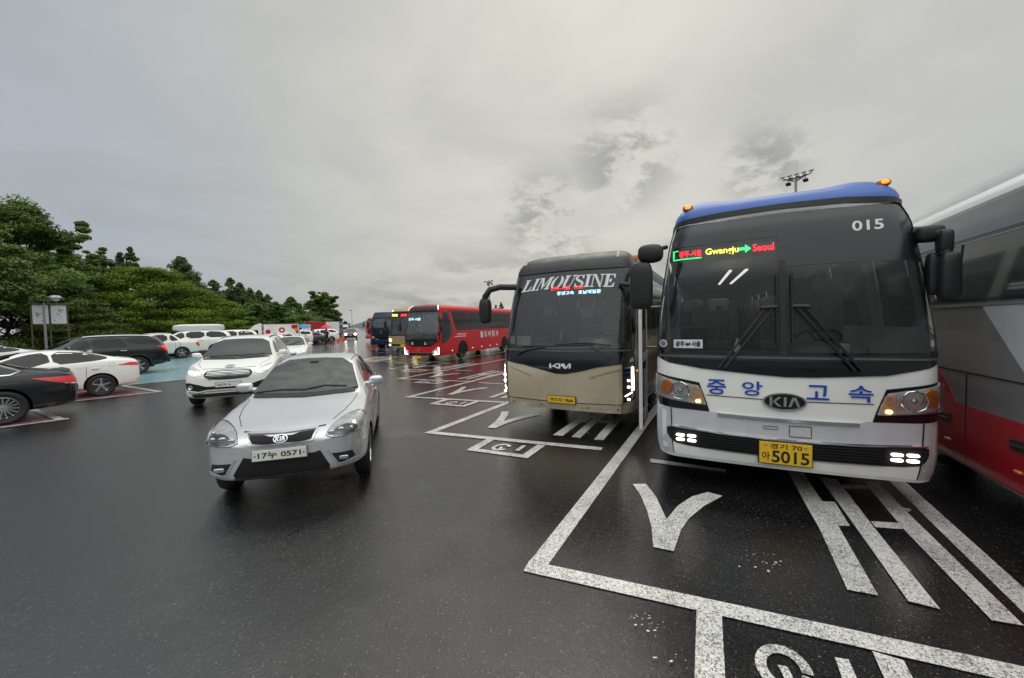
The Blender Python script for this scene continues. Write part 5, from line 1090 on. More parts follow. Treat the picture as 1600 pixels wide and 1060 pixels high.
def silver_hatch():
    c = Car(HATCH, 'car', 'silver hatchback with plate 17누 0571 driving towards us on the wet lane', 'car', 'silver_paint', (-2.45, 4.04), -16.8, glass='screen_tint', spokes=6)
    r = c.root; F = c.F
    # bumper below the lamps in a slightly darker silver
    gr = F('grille', [(-.33, .775), (-.187, .772), (-.12, .757), (.09, .757), (.16, .772), (.30, .775), (.275, .708), (.20, .694), (.12, .690), (.0, .700), (-.12, .690), (-.20, .694), (-.28, .708)], 'matte_black', .008, .03)
    strip('grille_surround', [(-.352, .79), (0, .785), (.325, .79), (.29, .70), (.20, .680), (0, .676), (-.22, .680), (-.30, .70)], .016, c.f, 'alloy', r, .016, .04, True)
    el = lambda cx, cz, rx, rz, k=24: [(cx+rx*math.cos(a), cz+rz*math.sin(a)) for a in np.linspace(0, 2*PI, k+1)[:-1]]
    em = F('emblem', el(-.015, .730, .068, .033), 'chrome', .022, .03); F('emblem_face', el(-.015, .730, .060, .026), 'black_gloss', .026, .03, em)
    text_on('emblem_lettering', '', (-.058, .714, .028, .746), c.f, 'chrome', em, .030, shapes=OLD_LOGO)
    y = c.f(-.015, .59)[0].y
    plate(r, (-.018, y-.03, .590), .505, .108, 'plate_white', [('17누 0571', -.20, -.032, .20, .034, .02)], frame='galv')
    ik = F('air_intake', [(-.36, .575), (-.30, .56), (.30, .56), (.36, .575), (.45, .40), (.44, .355), (-.44, .355), (-.46, .40)], 'matte_black', .006, .05)
    strip('intake_lip', [(-.45, .362), (0, .345), (.45, .362)], .018, c.f, 'black_plastic', r, .02, .05)
    for sg in (-1, 1):
        q = lambda L: [(sg*a, b) for a, b in L]
        hl = F('headlight', q([(.405, .70), (.45, .79), (.56, .845), (.68, .87), (.77, .86), (.79, .80), (.775, .73), (.70, .70)]), 'lamp_housing', .006, .035, sm=1)
        p, n = c.f(sg*.57, .755); rt = (n+Vector((0, -1.2, 0))).normalized().to_track_quat('Z', 'Y').to_matrix()
        m = MB().lathe([(.070, .004), (.066, .016), (.058, .012), (.03, -.004), (.001, -.006)], (0, 0, 0), 'Z', 22); m.v = []; m.f = []
        bz = F('lamp_bezel', q([(.445, .712), (.50, .765), (.60, .795), (.70, .785), (.73, .745), (.68, .708)]), 'lamp_dark', .010, .03, hl, .008, 1)
        for cx, cz, rd in ((.565, .748, .040), (.66, .752, .030)):
            pp, pn = c.f(sg*cx, cz); MB().sell(pp+pn*.008, (rd, .012, rd*.9), .9, 16, 8).build('reflector', 'alloy', hl)
        p2, n2 = c.f(sg*.47, .735); m = MB().sell(p2+n2*.012, (.035, .012, .028), .6, 12, 8); m.build('reflector', 'alloy', hl)
        strip('lamp_seal', smooth_poly(q([(.405, .70), (.45, .79), (.56, .845), (.68, .87), (.77, .86), (.79, .80), (.775, .73), (.70, .70)]), 1), .010, c.f, 'matte_black', hl, .005, .03, True)
        p3, n3 = c.f(sg*.69, .79); MB().sell(p3+n3*.006, (.02, .015, .03), .8, 12, 8).build('turn_signal', 'lamp_soft' if sg > 0 else 'alloy', hl)
        F('headlight_lens', q([(.41, .702), (.455, .785), (.56, .84), (.68, .864), (.765, .855), (.785, .80), (.77, .735), (.70, .705)]), 'clear_lens', .030, .04, hl, .02, 1)
        fg = F('fog_recess', q([(.47, .525), (.67, .515), (.70, .44), (.56, .405), (.50, .43)]), 'black_plastic', .004, .04)
        MB().sell(c.f(sg*.59, .462)[0]+Vector((0, -.012, 0)), (.05, .016, .022), .5, 14, 8).build('fog_light', 'alloy', fg)
        strip('bumper_crease', q([(.43, .57), (.54, .385), (.74, .40)]), .022, c.f, 'silver_bumper', r, .006, .04)
        # clamshell bonnet line
        strip('bonnet_gap', [(sg*.46, .30), (sg*.56, .55), (sg*.62, .85), (sg*.655, 1.20)], .007, c.t, 'matte_black', r, .002, .06, False, .004)
    strip('bonnet_gap', [(-.40, .805), (-.2, .792), (0, .788), (.2, .792), (.40, .805)], .007, c.f, 'matte_black', r, .003, .05, False, .004)
    strip('cowl', [(-.62, 1.022), (0, 1.012), (.62, 1.022)], .035, c.f, 'black_plastic', r, .010, .06)
    for pts in ([(-.60, 1.045), (-.30, 1.062), (-.02, 1.05)], [(-.05, 1.048), (.22, 1.082), (.50, 1.06)]): wiper(r, [(pts, .011)], 0, c.f, .02)
    F('parking_card', [(.36, 1.075), (.60, 1.075), (.60, 1.09), (.36, 1.09)], 'curtain', .008, .1)
    p, n = c.f(0, 1.37); MB().box(p+n*.01, (.12, .02, .04), None, .008).build('sensor_housing', 'black_plastic', c.ws)
    p = c.t(0.05, 3.05)[0]; MB().tube([p, p+Vector((0, .10, .20))], .005, 6).build('antenna', 'black_plastic', r)
    for sg in (-1, 1): strip('roof_gutter', [(sg*.50, 2.05), (sg*.52, 2.4), (sg*.51, 3.2)], .012, c.t, 'black_plastic', r, .002, .1, False, .004)
    # red coat behind the driver's glass
    patch('red_cushion', [(1.85, 1.02), (2.25, 1.02), (2.3, 1.18), (1.95, 1.2)], c.s[1], 'dark_red_paint', r, .006, .06)
silver_hatch()

def white_minivan():
    c = Car(VAN, 'minivan', 'white minivan with lit headlamps and a wide barred grille, behind the silver hatchback', 'minivan', 'white_paint', (-6.95, 9.42), -25, glass='grey_glass', spokes=10)
    r = c.root; F = c.F
    gr = F('grille', [(-.50, .80), (-.46, .90), (-.35, .925), (0, .93), (.35, .925), (.46, .90), (.50, .80), (.40, .72), (.2, .695), (-.2, .695), (-.40, .72)], 'matte_black', .006, .05, sm=1)
    for k in range(7): strip('slat', [(-.45+abs(k-3)*.012, .72+k*.030), (0, .725+k*.030), (.45-abs(k-3)*.012, .72+k*.030)], .009, c.f, 'chrome', gr, .016, .06)
    el = [(.10*math.cos(a), .985+.028*math.sin(a)) for a in np.linspace(0, 2*PI, 21)[:-1]]
    strip('emblem', el, .010, c.f, 'alloy', r, .012, .03, True)
    text_on('emblem_lettering', '', (-.055, .972, .055, .998), c.f, 'alloy', r, .012, shapes=OLD_LOGO)
    y = c.f(0, .56)[0].y; plate(r, (0, y-.03, .575), .52, .11, 'plate_white', [('36머 4', -.22, -.032, .05, .034, .01)], frame='black_plastic')
    F('air_intake', [(-.88, .64), (-.78, .655), (-.60, .60), (-.45, .545), (.45, .545), (.60, .60), (.78, .655), (.88, .64), (.86, .50), (.6, .44), (.45, .47), (-.45, .47), (-.6, .44), (-.86, .50)], 'matte_black', .008, .06)
    strip('bumper_lip', [(-.80, .43), (-.60, .40), (-.45, .43), (.45, .43), (.60, .40), (.80, .43)], .03, c.f, 'alloy', r, .012, .06)
    F('lower_bumper', [(-.75, .38), (.75, .38), (.7, .29), (-.7, .29)], 'black_plastic', .008, .08)
    for sg in (-1, 1):
        q = lambda L: [(sg*a, b) for a, b in L]
        hl = F('headlight', q([(.50, .82), (.55, .92), (.72, .98), (.86, 1.02), (.90, .94), (.84, .85), (.66, .78)]), 'lamp_housing', .010, .04, sm=1)
        p, n = c.f(sg*.64, .86); MB().sell(p+n*.02, (.055, .02, .035), .8, 14, 8).build('bulb', 'lamp_lit', hl)
        p, n = c.f(sg*.76, .885); MB().sell(p+n*.02, (.05, .03, .04), .8, 14, 8).build('bulb', 'lamp_soft', hl)
        p, n = c.f(sg*.75, .555); MB().lathe([(.055, 0), (.05, -.02), (.035, -.005), (.001, -.005)], p+n*.015, 'Y', 18).build('fog_light', 'chrome', r)
        strip('bonnet_gap', [(sg*.60, .30), (sg*.74, .7), (sg*.78, 1.12)], .007, c.t, 'matte_black', r, .002, .06, False, .004)
        strip('roof_rail', [(sg*.60, 2.4), (sg*.60, 4.6)], .03, c.t, 'black_plastic', r, .02, .1, False, .025)
    strip('bonnet_gap', [(-.55, .955), (0, .95), (.55, .955)], .006, c.f, 'matte_black', r, .003, .05, False, .004)
    strip('cowl', [(-.74, 1.15), (0, 1.135), (.74, 1.15)], .03, c.f, 'black_plastic', r, .008, .06)
    wiper(r, [([(-.6, 1.19), (0, 1.2)], .011), ([(0, 1.185), (.62, 1.21)], .011)], 0, c.f, .02)
white_minivan()

def parked():
    # black saloon: only the tail half is in frame
    c = Car(LUX, 'car', 'black saloon cut off by the left edge, red tail lamp and many-spoked wheel showing', 'car', 'black_paint', (-10.76, 8.11), 39.5, (.82, 3.93), 'cars parked nose in on the left', spokes=15)
    for sg in (-1, 1):
        strip('window_trim', [(2.3, 1.29), (2.8, 1.425), (3.3, 1.41), (3.78, 1.29), (4.18, 1.10), (4.05, 1.035), (1.8, .985)], .018, c.s[sg], 'chrome', c.root, .010, .06)
        strip('tail_chrome', [(4.80, .775), (4.955, .755)], .02, c.s[sg], 'chrome', c.root, .022, .05)
        strip('body_crease', [(.6, .83), (2.5, .84), (4.2, .86)], .008, c.s[sg], 'charcoal_paint', c.root, .003, .1, False, .004)
    strip('boot_lip', [(-.6, 1.03), (.6, 1.03)], .03, c.r, 'black_paint', c.root, .02, .1)
    c.front_simple(.72, .85); plate(c.root, (0, 5.02, .62), .52, .11, 'plate_white', [], rot=(0, 0, PI))
    c = Car(ELAN, 'car', 'white rounded saloon with tinted side glass, parked between the black saloon and the black SUV', 'car', 'white_paint', (-12.35, 11.56), 37.5, (.78, 3.62), 'cars parked nose in on the left')
    for sg in (-1, 1):
        strip('body_crease', [(1.2, .78), (2.6, .83), (3.9, .93)], .012, c.s[sg], 'pearl_paint', c.root, .004, .08, False, .006)
        strip('fuel_flap', [(3.80, .86), (3.92, .87), (3.93, .99), (3.82, .99)], .006, c.s[sg], 'galv', c.root, .003, .06, True, .004)
        strip('reflector_strip', [(4.40, .42), (4.48, .44)], .03, c.s[sg], 'amber', c.root, .008, .05)
    c.front_simple(.70, .82); p = c.t(0, 3.45)[0]; MB().prism([(3.38, p.z-.01), (3.56, p.z-.02), (3.54, p.z+.065)], -.02, .02, 'X').build('antenna_fin', 'white_paint', c.root)
    c = Car(SUV, 'suv', 'black SUV with its red tail lamp lit and silver roof rails', 'suv', 'black_paint', (-16.8, 17.31), 37.5, (.84, 3.85), 'cars parked nose in on the left', 1.03, spokes=6)
    for sg in (-1, 1):
        strip('roof_rail', [(sg*.62, 2.3), (sg*.63, 3.2), (sg*.62, 4.4)], .035, c.t, 'alloy', c.root, .035, .1, False, .03)
        p, n = c.s[sg](4.78, 1.10); MB().sell(p+n*.012, (.02, .06, .07), .8, 10, 6).build('brake_light', 'red_lit', c.root)
        strip('handle_trim', [(3.33, 1.06), (3.53, 1.06)], .03, c.s[sg], 'chrome', c.root, .03, .1, False, .02)
        strip('arch_trim', [(3.85+.47*math.cos(a), .40+.47*math.sin(a)) for a in np.linspace(.1, PI-.1, 15)], .04, c.s[sg], 'black_plastic', c.root, .008, .1)
    c.front_simple(.92, .86); MB().box((0, 4.9, .55), (1.6, .12, .2), None, .03).build('rear_bumper', 'black_plastic', c.root)
    c = Car(ELAN, 'car', 'pale silver saloon at the left edge, farther than the black SUV', 'car', 'pearl_paint', (-26.0, 18.4), 38, (0, 2.2), 'cars parked nose in on the left', detail=2)
    c.front_simple(.70, .82)
    c = Car(LUX, 'car', 'dark grey saloon tail peeping out between the black SUV and the cream pick-up', 'car', 'charcoal_paint', (-21.7, 23.3), 38, (.9, 4.95), 'cars parked nose in on the left'); c.front_simple(.72, .85)
    c = Car(PICK, 'pickup', 'cream pick-up truck with a covered bed, beyond the dark grey saloon', 'pickup', 'cream_paint', (-22.94, 26.86), 41, (.83, 4.0), 'cars parked nose in on the left', 1.02)
    strip('bed_gap', [(3.92, .62), (3.92, 1.2)], .012, c.s[1], 'matte_black', c.root, .004, .1); c.front_simple(.90, .85)
    for sg in (-1, 1): strip('roof_rail', [(sg*.58, 2.3), (sg*.58, 3.5)], .03, c.t, 'white_paint', c.root, .04, .1, False, .035)
    c = Car(VAN, 'minivan', 'white minivan with a roof box behind the cream pick-up', 'minivan', 'white_paint', (-22.6, 31.3), 50, (.9, 5.0), None, 1.13, spokes=10)
    MB().sell((0, 3.2, 1.87), (.66, 1.45, .26), .45, 20, 10).build('roof_box', 'pearl_paint', c.root); c.front_simple(.86, .9)
    c = Car(VAN, 'minivan', 'white van half hidden behind the minivan with the roof box', 'minivan', 'white_paint', (-25.6, 36.0), 48, (.9, 3.4), None, 1.1, spokes=10, detail=1)
    # queueing and far cars
    c = Car(HATCH, 'car', 'small white car facing us right behind the white minivan', 'car', 'white_paint', (-10.6, 18.2), -24, (0, 0), None, 1.02, 'screen_tint'); c.front_simple(.74, .78)
    wiper(c.root, [([(-.5, 1.06), (-.1, 1.25)], .02), ([(.0, 1.06), (.45, 1.22)], .02)], 0, c.f, .02)
    g = 'white cars parked along the far left row'
    spec = [(ELAN, 'white saloon with its tail to the lane, nearest of the far left row', 'white_paint', -21.2, 34.2, 44), (ELAN, 'white saloon second along the far left row', 'white_paint', -21.7, 37.6, 44), (HATCH, 'pearl grey small car third along the far left row', 'pearl_paint', -22.9, 41.2, 44),
            (VAN, 'white minivan beside the person with the pink umbrella', 'white_paint', -23.7, 45.5, 44), (HATCH, 'dark grey small car just right of the pink umbrella', 'charcoal_paint', -22.6, 46.5, 44), (SUV, 'white SUV end of the far left row by the orange barriers', 'white_paint', -22.5, 49.5, 44)]
    spec += [(ELAN, 'white saloon sixth back in the far left row, beyond the minivan', 'white_paint', -27.8, 48.0, 44), (SUV, 'white SUV seen over the roofs of the far left row', 'white_paint', -28.6, 44.0, 44), (HATCH, 'silver small car at the back of the far left row', 'silver_paint', -27.6, 40.5, 44), (ELAN, 'white saloon just right of the box lorry tail', 'pearl_paint', -24.2, 38.0, 44)]
    for T, lb, pm, x, y, hd in spec:
        c = Car(T, 'suv' if T is SUV else ('minivan' if T is VAN else 'car'), lb, 'suv' if T is SUV else ('minivan' if T is VAN else 'car'), pm, (x, y), hd, (.8, T['L']-.5), g, 1., detail=1)
        c.front_simple(.75, .8)
    c = Car(VAN, 'car', 'distant car with both headlamps lit coming up the middle of the lane', 'car', 'charcoal_paint', (-25.0, 60.0), -22, detail=1, glass='screen_tint'); c.front_simple(.85, .9)
    for sg in (-1, 1):
        p, n = c.f(sg*.68, .80); MB().sell(p+n*.03, (.20, .05, .16), .9, 12, 8).build('bulb', 'lamp_lit', c.root)
    c = Car(HATCH, 'car', 'white car tucked between the red lorry cab and the navy lorry', 'car', 'white_paint', (-12.6, 37.5), 5, (0, 0), None, 1., detail=1); c.front_simple(.74, .78)
parked()

# ================================================================ lorries
def lorry_cab(root, mat, w=1.22, h0=.9, h1=3.35, dep=2.1, spoiler=True, glass='screen_tint'):
    m = MB().prism([(.06, h0), (-.02, 1.4), (0, 1.9), (.22, 2.85), (.55, h1-.05), (.9, h1), (dep, h1), (dep, h0)], -w, w, 'X')
    bm = bmesh.new(); vs = [bm.verts.new(v) for v in m.v]; [bm.faces.new([vs[i] for i in f]) for f in m.f]
    bmesh.ops.recalc_face_normals(bm, faces=bm.faces); bmesh.ops.bevel(bm, geom=bm.edges[:], offset=.09, segments=3, affect='EDGES', profile=.5)
    me = bpy.data.meshes.new('cab'); bm.to_mesh(me); bm.free(); me.materials.append(MATS[mat]); me.polygons.foreach_set('use_smooth', [True]*len(me.polygons)); me.set_sharp_from_angle(angle=R(40))
    o = bpy.data.objects.new('cab', me); COL.objects.link(o); o.parent = root
    bv = BVHTree.FromPolygons([v.co.copy() for v in me.vertices], [tuple(p.vertices) for p in me.polygons])
    f = projector(bv, 'front'); sd_ = {s: projector(bv, 'side', s) for s in (-1, 1)}
    patch('windscreen', smooth_poly([(-1.05, 1.95), (-1.0, 2.8), (1.0, 2.8), (1.05, 1.95)], 1), f, glass, root, .01, .15)
    g = patch('grille', [(-.75, 1.0), (-.85, 1.75), (.85, 1.75), (.75, 1.0)], f, 'matte_black', root, .012, .2)
    for k in range(4): strip('slat', [(-.72, 1.1+k*.17), (.72, 1.1+k*.17)], .04, f, mat, g, .03, .2)
    strip('emblem', [(.12*math.cos(a), 1.55+.12*math.sin(a)) for a in np.linspace(0, 2*PI, 13)[:-1]], .03, f, 'chrome', g, .05, .1, True)
    for s in (-1, 1):
        patch('side_window', smooth_poly([(.35, 1.95), (.55, 2.75), (1.3, 2.75), (1.3, 1.95)], 1), sd_[s], 'tint', root, .01, .2)
        mirror_block(root, 'mirror', [[(s*w, .2, 2.8), (s*(w+.25), .0, 2.75), (s*(w+.28), 0, 2.5)], .03], [((s*(w+.28), 0, 2.25), (.09, .09, .3), .5)])
        patch('headlight', [(s*.80, .98), (s*1.12, .98), (s*1.12, 1.16), (s*.80, 1.14)], f, 'lamp_housing', root, .012, .15)
    MB().box((0, .12, .62), (2*w, .38, .5), None, .06).build('bumper', mat, root); patch('sun_visor', [(-1.1, 2.84), (1.1, 2.84), (1.08, 2.98), (-1.08, 2.98)], f, 'black_plastic', root, .06, .2)
    return f, sd_
def lorry(loc, head, label, mat, box=None, L=9, scale=1., h1=3.35, group='lorries in the far bays', boxh=(1.1, 3.5)):
    r = thing('lorry', label, 'lorry', (*loc, 0), -R(head), group, scale)
    lorry_cab(r, mat, h1=h1)
    MB().box((0, L/2+.4, .78), (.9, L-1., .22)).build('chassis', 'matte_black', r, False)
    for y in (1.3, L-2.2, L-.9):
        for s in (-1, 1): wheel(r, (s*1.03, y, .5), .5, .3, s, kind='bus', rimr=.58)
    if box: MB().box((0, 2.4+(L-2.4)/2, (boxh[0]+boxh[1])/2), (2.42, L-2.5, boxh[1]-boxh[0]), None, .03).build('cargo_box', box, r)
    return r
lorry((-11.2, 33.2), 20, 'navy blue lorry with a sun visor, next to the dull gold coach', 'navy_paint', 'navy_paint', 8, .92, 3.45)
lorry((-17.9, 49.8), 22, 'red lorry cab with dark grille, beyond the navy lorry', 'truck_red', 'truck_red', 8, .95, 3.3)

def box_truck():
    r = thing('box_truck', 'white box lorry with red ring and petals painted on its side, behind the parked cars', 'lorry', (-27.5, 39.6, 0), R(-52), 'lorries in the far bays' if 0 else None, 1.)
    # local +y runs back from the cab; flank +x faces the lane
    m = MB().prism([(.05, .75), (0, 1.15), (.35, 1.85), (.7, 1.98), (1.55, 1.98), (1.55, .75)], -.8, .8, 'X'); m.build('cab', 'white_paint', r, True, 25)
    MB().prism([(.62, 1.96), (1.05, 2.35), (1.55, 2.52), (1.58, 1.96)], -.74, .74, 'X').build('wind_deflector', 'white_paint', r)
    for s in (-1, 1):
        MB().prism([(.42, 1.3), (.62, 1.78), (1.25, 1.80), (1.28, 1.3)], s*.80, s*.808, 'X').build('side_window', 'tint', r, False)
        MB().sell((s*.98, .3, 1.6), (.07, .06, .15), .6).build('mirror', 'black_plastic', r)
    MB().box((0, .22, 1.5), (1.4, .02, .5), Matrix.Rotation(R(-26), 3, 'X')).build('windscreen', 'screen_tint', r, False)
    b = MB().box((0, 3.35, 1.60), (1.9, 3.3, 1.62), None, .02).build('cargo_box', 'white_paint', r, False)
    t = MB()
    for z_ in (.80, 2.40): t.box((.952, 3.35, z_), (.02, 3.3, .05))
    for y_ in (1.72, 4.98): t.box((.952, y_, 1.6), (.02, .05, 1.55))
    t.build('box_trim', 'alloy', b, False)
    sd_ = lambda a, c: (Vector((.951, a, c)), Vector((1, 0, 0)))
    circ = lambda cy, cz, q, a0=0, a1=2*PI, k=20: [(cy+q*math.cos(a), cz+q*math.sin(a)) for a in np.linspace(a0, a1, k)]
    for pl in (circ(2.1, 1.60, .24, 0, PI, 12), circ(2.1, 1.60, .24, PI, 2*PI, 12)): patch('painted_petal', [(a, c) for a, c in pl], sd_, 'red_paint', b, .004, .2)
    strip('painted_ring', circ(3.35, 1.75, .21)[:-1], .16, sd_, 'red_paint', b, .004, .1, True)
    patch('painted_petal', [(4.25, 2.28), (4.9, 2.30), (4.7, 1.98), (4.45, 1.82), (4.25, 1.95)], sd_, 'red_paint', b, .004, .2)
    patch('painted_petal', [(4.90, 2.26), (4.9, 1.95), (4.6, 1.60), (4.52, 1.75)], sd_, 'orange_plastic', b, .004, .2)
    patch('painted_petal', [(4.9, 1.85), (4.9, 1.35), (4.65, 1.42), (4.62, 1.55)], sd_, 'dark_red_paint', b, .004, .2)
    patch('side_marker', [(4.1, .9), (4.2, .9), (4.2, 1.1), (4.1, 1.1)], sd_, 'dark_red_paint', b, .004, .2)
    for y in (.9, 4.0):
        for s in (-1, 1): wheel(r, (s*.72, y, .33), .33, .2, s)
    MB().box((0, 2.6, .6), (.8, 4.6, .2)).build('chassis', 'matte_black', r, False)
box_truck()
# small vehicles far down the left row
def far_truck(loc, head, label, cab, box, L=7, s=1.):
    r = thing('lorry', label, 'lorry', (*loc, 0), -R(head), 'small lorries far down the left row', s)
    MB().prism([(.05, .7), (0, 1.4), (.3, 2.3), (.6, 2.5), (1.7, 2.5), (1.7, .7)], -1.1, 1.1, 'X').build('cab', cab, r, True, 25)
    MB().box((0, .16, 1.85), (1.9, .03, .75), Matrix.Rotation(R(-18), 3, 'X')).build('windscreen', 'tint', r, False)
    MB().box((0, 1.8+(L-1.8)/2, 1.9), (2.2, L-1.8, 2.1), None, .03).build('cargo_box', box, r, False)
    for y in (1.1, L-1.3):
        for q in (-1, 1): wheel(r, (q*.95, y, .42), .42, .25, q, kind='bus')
far_truck((-36.5, 66), 30, 'lorry with a brick red box, far beyond the white parked cars', 'white_paint', 'dark_red_paint', 4.6)
far_truck((-36.2, 70), 28, 'lorry with a white box beside the brick red one', 'white_paint', 'white_paint', 5)
far_truck((-37.9, 84), -24, 'blue grey lorry at the end of the left row under the trees', 'dull_blue', 'dull_blue', 6, 1.1)
far_truck((-39.9, 92), -22, 'small pale lorry facing us, last before the open lane', 'pearl_paint', 'light_livery', 6, .9)
r = thing('canopy', 'bright blue market umbrella behind the box lorry', 'umbrella', (-29.5, 55, 0))
MB().lathe([(.001, 2.5), (.5, 2.4), (.8, 2.2), (.95, 1.95), (.92, 1.95), (.001, 2.4)], (0, 0, 0), 'Z', 16).build('cover', 'blue_tarp', r); MB().tube([(0, 0, 0), (0, 0, 2.7)], .03).build('pole', 'galv', r)

# ================================================================ person with umbrella, barriers
def person():
    r = thing('person', 'person in dark clothes walking along the far row under a bright pink umbrella', 'person', (-19.75, 41.3, 0), R(20))
    vs = [(0, 0, .95), (0, 0, 1.2), (0, 0, 1.42), (0, 0, 1.52), (0, -.01, 1.66), (-.1, 0, .9), (-.11, -.1, .5), (-.11, -.02, .08), (-.11, -.14, .05), (.1, 0, .9), (.11, .14, .5), (.11, .26, .1), (.11, .16, .05), (-.19, 0, 1.38), (-.25, .03, 1.1), (-.24, -.08, .85), (.19, 0, 1.38), (.24, -.05, 1.15), (.15, -.24, 1.32)]
    es = [(0, 1), (1, 2), (2, 3), (3, 4), (0, 5), (5, 6), (6, 7), (7, 8), (0, 9), (9, 10), (10, 11), (11, 12), (2, 13), (13, 14), (14, 15), (2, 16), (16, 17), (17, 18)]
    rs = [.15, .15, .16, .055, .10, .095, .065, .045, .04, .095, .065, .045, .04, .06, .045, .035, .06, .045, .035]
    me = bpy.data.meshes.new('figure'); me.from_pydata(vs, es, []); o = bpy.data.objects.new('figure', me); COL.objects.link(o)
    m = o.modifiers.new('s', 'SKIN'); 
    for i, q in enumerate(rs): me.skin_vertices[0].data[i].radius = (q, q*.8)
    me.skin_vertices[0].data[0].use_root = True
    s2 = o.modifiers.new('u', 'SUBSURF'); s2.levels = 1
    bpy.context.view_layer.update(); me2 = bpy.data.meshes.new_from_object(o.evaluated_get(bpy.context.evaluated_depsgraph_get())); bpy.data.objects.remove(o)
    me2.materials.clear(); me2.materials.append(MATS['dark_cloth']); me2.materials.append(MATS['skin'])
    for p in me2.polygons:
        p.use_smooth = True; z = p.center.z; p.material_index = 1 if (z > 1.5 or (p.center.y < -.2 and 1.25 < z < 1.4)) else 0
    o = bpy.data.objects.new('body', me2); COL.objects.link(o); o.parent = r
    MB().sell((0, .02, 1.70), (.11, .12, .11), .9).build('hair', 'dark_cloth', r)
person()
r = thing('umbrella', 'bright pink umbrella held by the person in dark clothes', 'umbrella', (-19.75, 41.3, 0))
MB().lathe([(.001, 2.2), (.2, 2.17), (.42, 2.06), (.55, 1.9), (.53, 1.89), (.40, 2.02), (.001, 2.15)], (0, 0, 0), 'Z', 16).build('canopy', 'pink_cloth', r); MB().tube([(.05, -.2, 1.3), (0, 0, 2.2)], .012).build('shaft', 'galv', r)
def barrier(x, y, first):
    r = thing('road_barrier', ['leftmost of the four orange barriers ending the left row', 'second orange barrier from the left at the row end', 'third orange barrier from the left at the row end', 'rightmost of the four orange barriers, nearest the open lane'][first], 'barrier', (x, y, 0), R(20), 'orange barriers at the end of the left row')
    MB().prism([(-.25, 0), (-.12, .5), (-.1, 1.0), (.1, 1.0), (.12, .5), (.25, 0)], -.28, .28, 'Y').build('shell', 'orange_plastic', r); MB().box((0, -.29, .72), (.16, .02, .16)).build('reflector', 'cover_white', r, False)
for k in range(4): barrier(-25.6+k*.5, 54.2+k*.35, k)

# ================================================================ masts, lamps, signs
def flood_mast(loc, h, label, n=6, s=1.):
    r = thing('floodlight_mast', label, 'floodlight mast', (*loc, 0), R(-50), 'floodlight masts over the coach park', s)
    MB().tube([(0, 0, 0), (0, 0, h*.5), (0, 0, h)], [.28, .22, .15], 12).build('pole', 'galv', r)
    MB().tube([(-1.6, 0, h+.05), (-.8, 0, h-.05), (.9, 0, h-.05), (1.8, 0, h+.1)], [.1, .2, .2, .1], 8).tube([(-1.0, 0, h-.1), (0, 0, h-.6), (1.0, 0, h-.1)], .12, 8).build('crossarm', 'alloy', r)
    for k in range(n):
        x = -1.6+3.5*k/(n-1); m = MB().box((x, -.35, h+.34), (.60, .75, .12), Matrix.Rotation(R(28), 3, 'X') @ Matrix.Rotation(R(12), 3, 'Z'), .03).tube([(x, 0, h+.1), (x, -.25, h+.3)], .05); m.build('floodlight', 'black_plastic', r)
    for x in (-1.0, 1.1): MB().tube([(x, 0, h), (x, .2, h-.5)], .04).box((x, .3, h-.68), (.6, .5, .28), Matrix.Rotation(R(-20), 3, 'X'), .03).build('floodlight', 'black_plastic', r)
    MB().tube([(.1, 0, h), (.1, 0, h+1.9)], .02).build('lightning_rod', 'galv', r)
flood_mast((32.9, 45.0), 23.0, 'tall mast of dark floodlights rising behind the blue roofed coach', 5, .78)
flood_mast((-6.6, 118), 14.6, 'far slender floodlight mast left of the gold coach roof', 3)
def lamp_post(loc, h, label, globe=True):
    r = thing('lamp_post', label, 'lamp post', (*loc, 0))
    MB().tube([(0, 0, 0), (0, 0, h*.97)], [.07, .05], 10).build('pole', 'galv', r)
    MB().tube([(0, 0, h*.93), (.45, -.1, h*1.01), (.95, -.2, h*1.0)], .03).build('arm', 'galv', r)
    g = MB().lathe([(.001, h+.12), (.2, h+.08), (.3, h-.05), (.26, h-.07)], (1.0, -.22, 0), 'Z', 16).build('lamp_shade', 'galv', r); MB().sell((1.0, -.22, h-.1), (.19, .19, .17), 1., 14, 10).build('globe', 'cover_white', g)
lamp_post((-28.4, 23.6), 4.1, 'grey lamp post with a hooded globe in front of the white notice boards')
r = thing('light_pole', 'thin grey pole standing against the far trees', 'pole', (-39.5, 96, 0)); MB().tube([(0, 0, 0), (0, 0, 6)], [.07, .04], 8).build('shaft', 'galv', r); MB().box((0, -.5, 6), (.25, 1.0, .12), None, .03).build('lantern', 'black_plastic', r)
def board():
    r = thing('notice_board', 'dark framed board of two white panels with black brush marks, under the trees', 'notice board', (-29.1, 24.5, .1), R(50)); r.scale = (.78, 1, 1)
    m = MB()
    for x in (-.98, -.03, .92): m.box((x, 0, 1.85), (.09, .12, 3.7))
    m.box((-.03, 0, 3.68), (2.15, .26, .10)).box((-.03, 0, 2.38), (2.0, .1, .07)); m.build('frame', 'wood', r, False)
    for k, cx in enumerate((-.5, .45)):
        p = MB().box((cx, -.02, 3.02), (.82, .05, 1.18)).build('panel', 'panel_white', r, False)
        fl = lambda a, c: (Vector((a, -.046, c)), Vector((0, -1, 0)))
        rr = random.Random(k+4)
        for j in range(5):
            a, c = cx+rr.uniform(-.28, .1), 3.0+rr.uniform(-.05, .45) if j < 4 else 2.65
            strip('brush_mark', [(a, c), (a+rr.uniform(.05, .22), c-rr.uniform(-.05, .2))], .04, fl, 'ink', p, .003, .2, False, .002)
board()
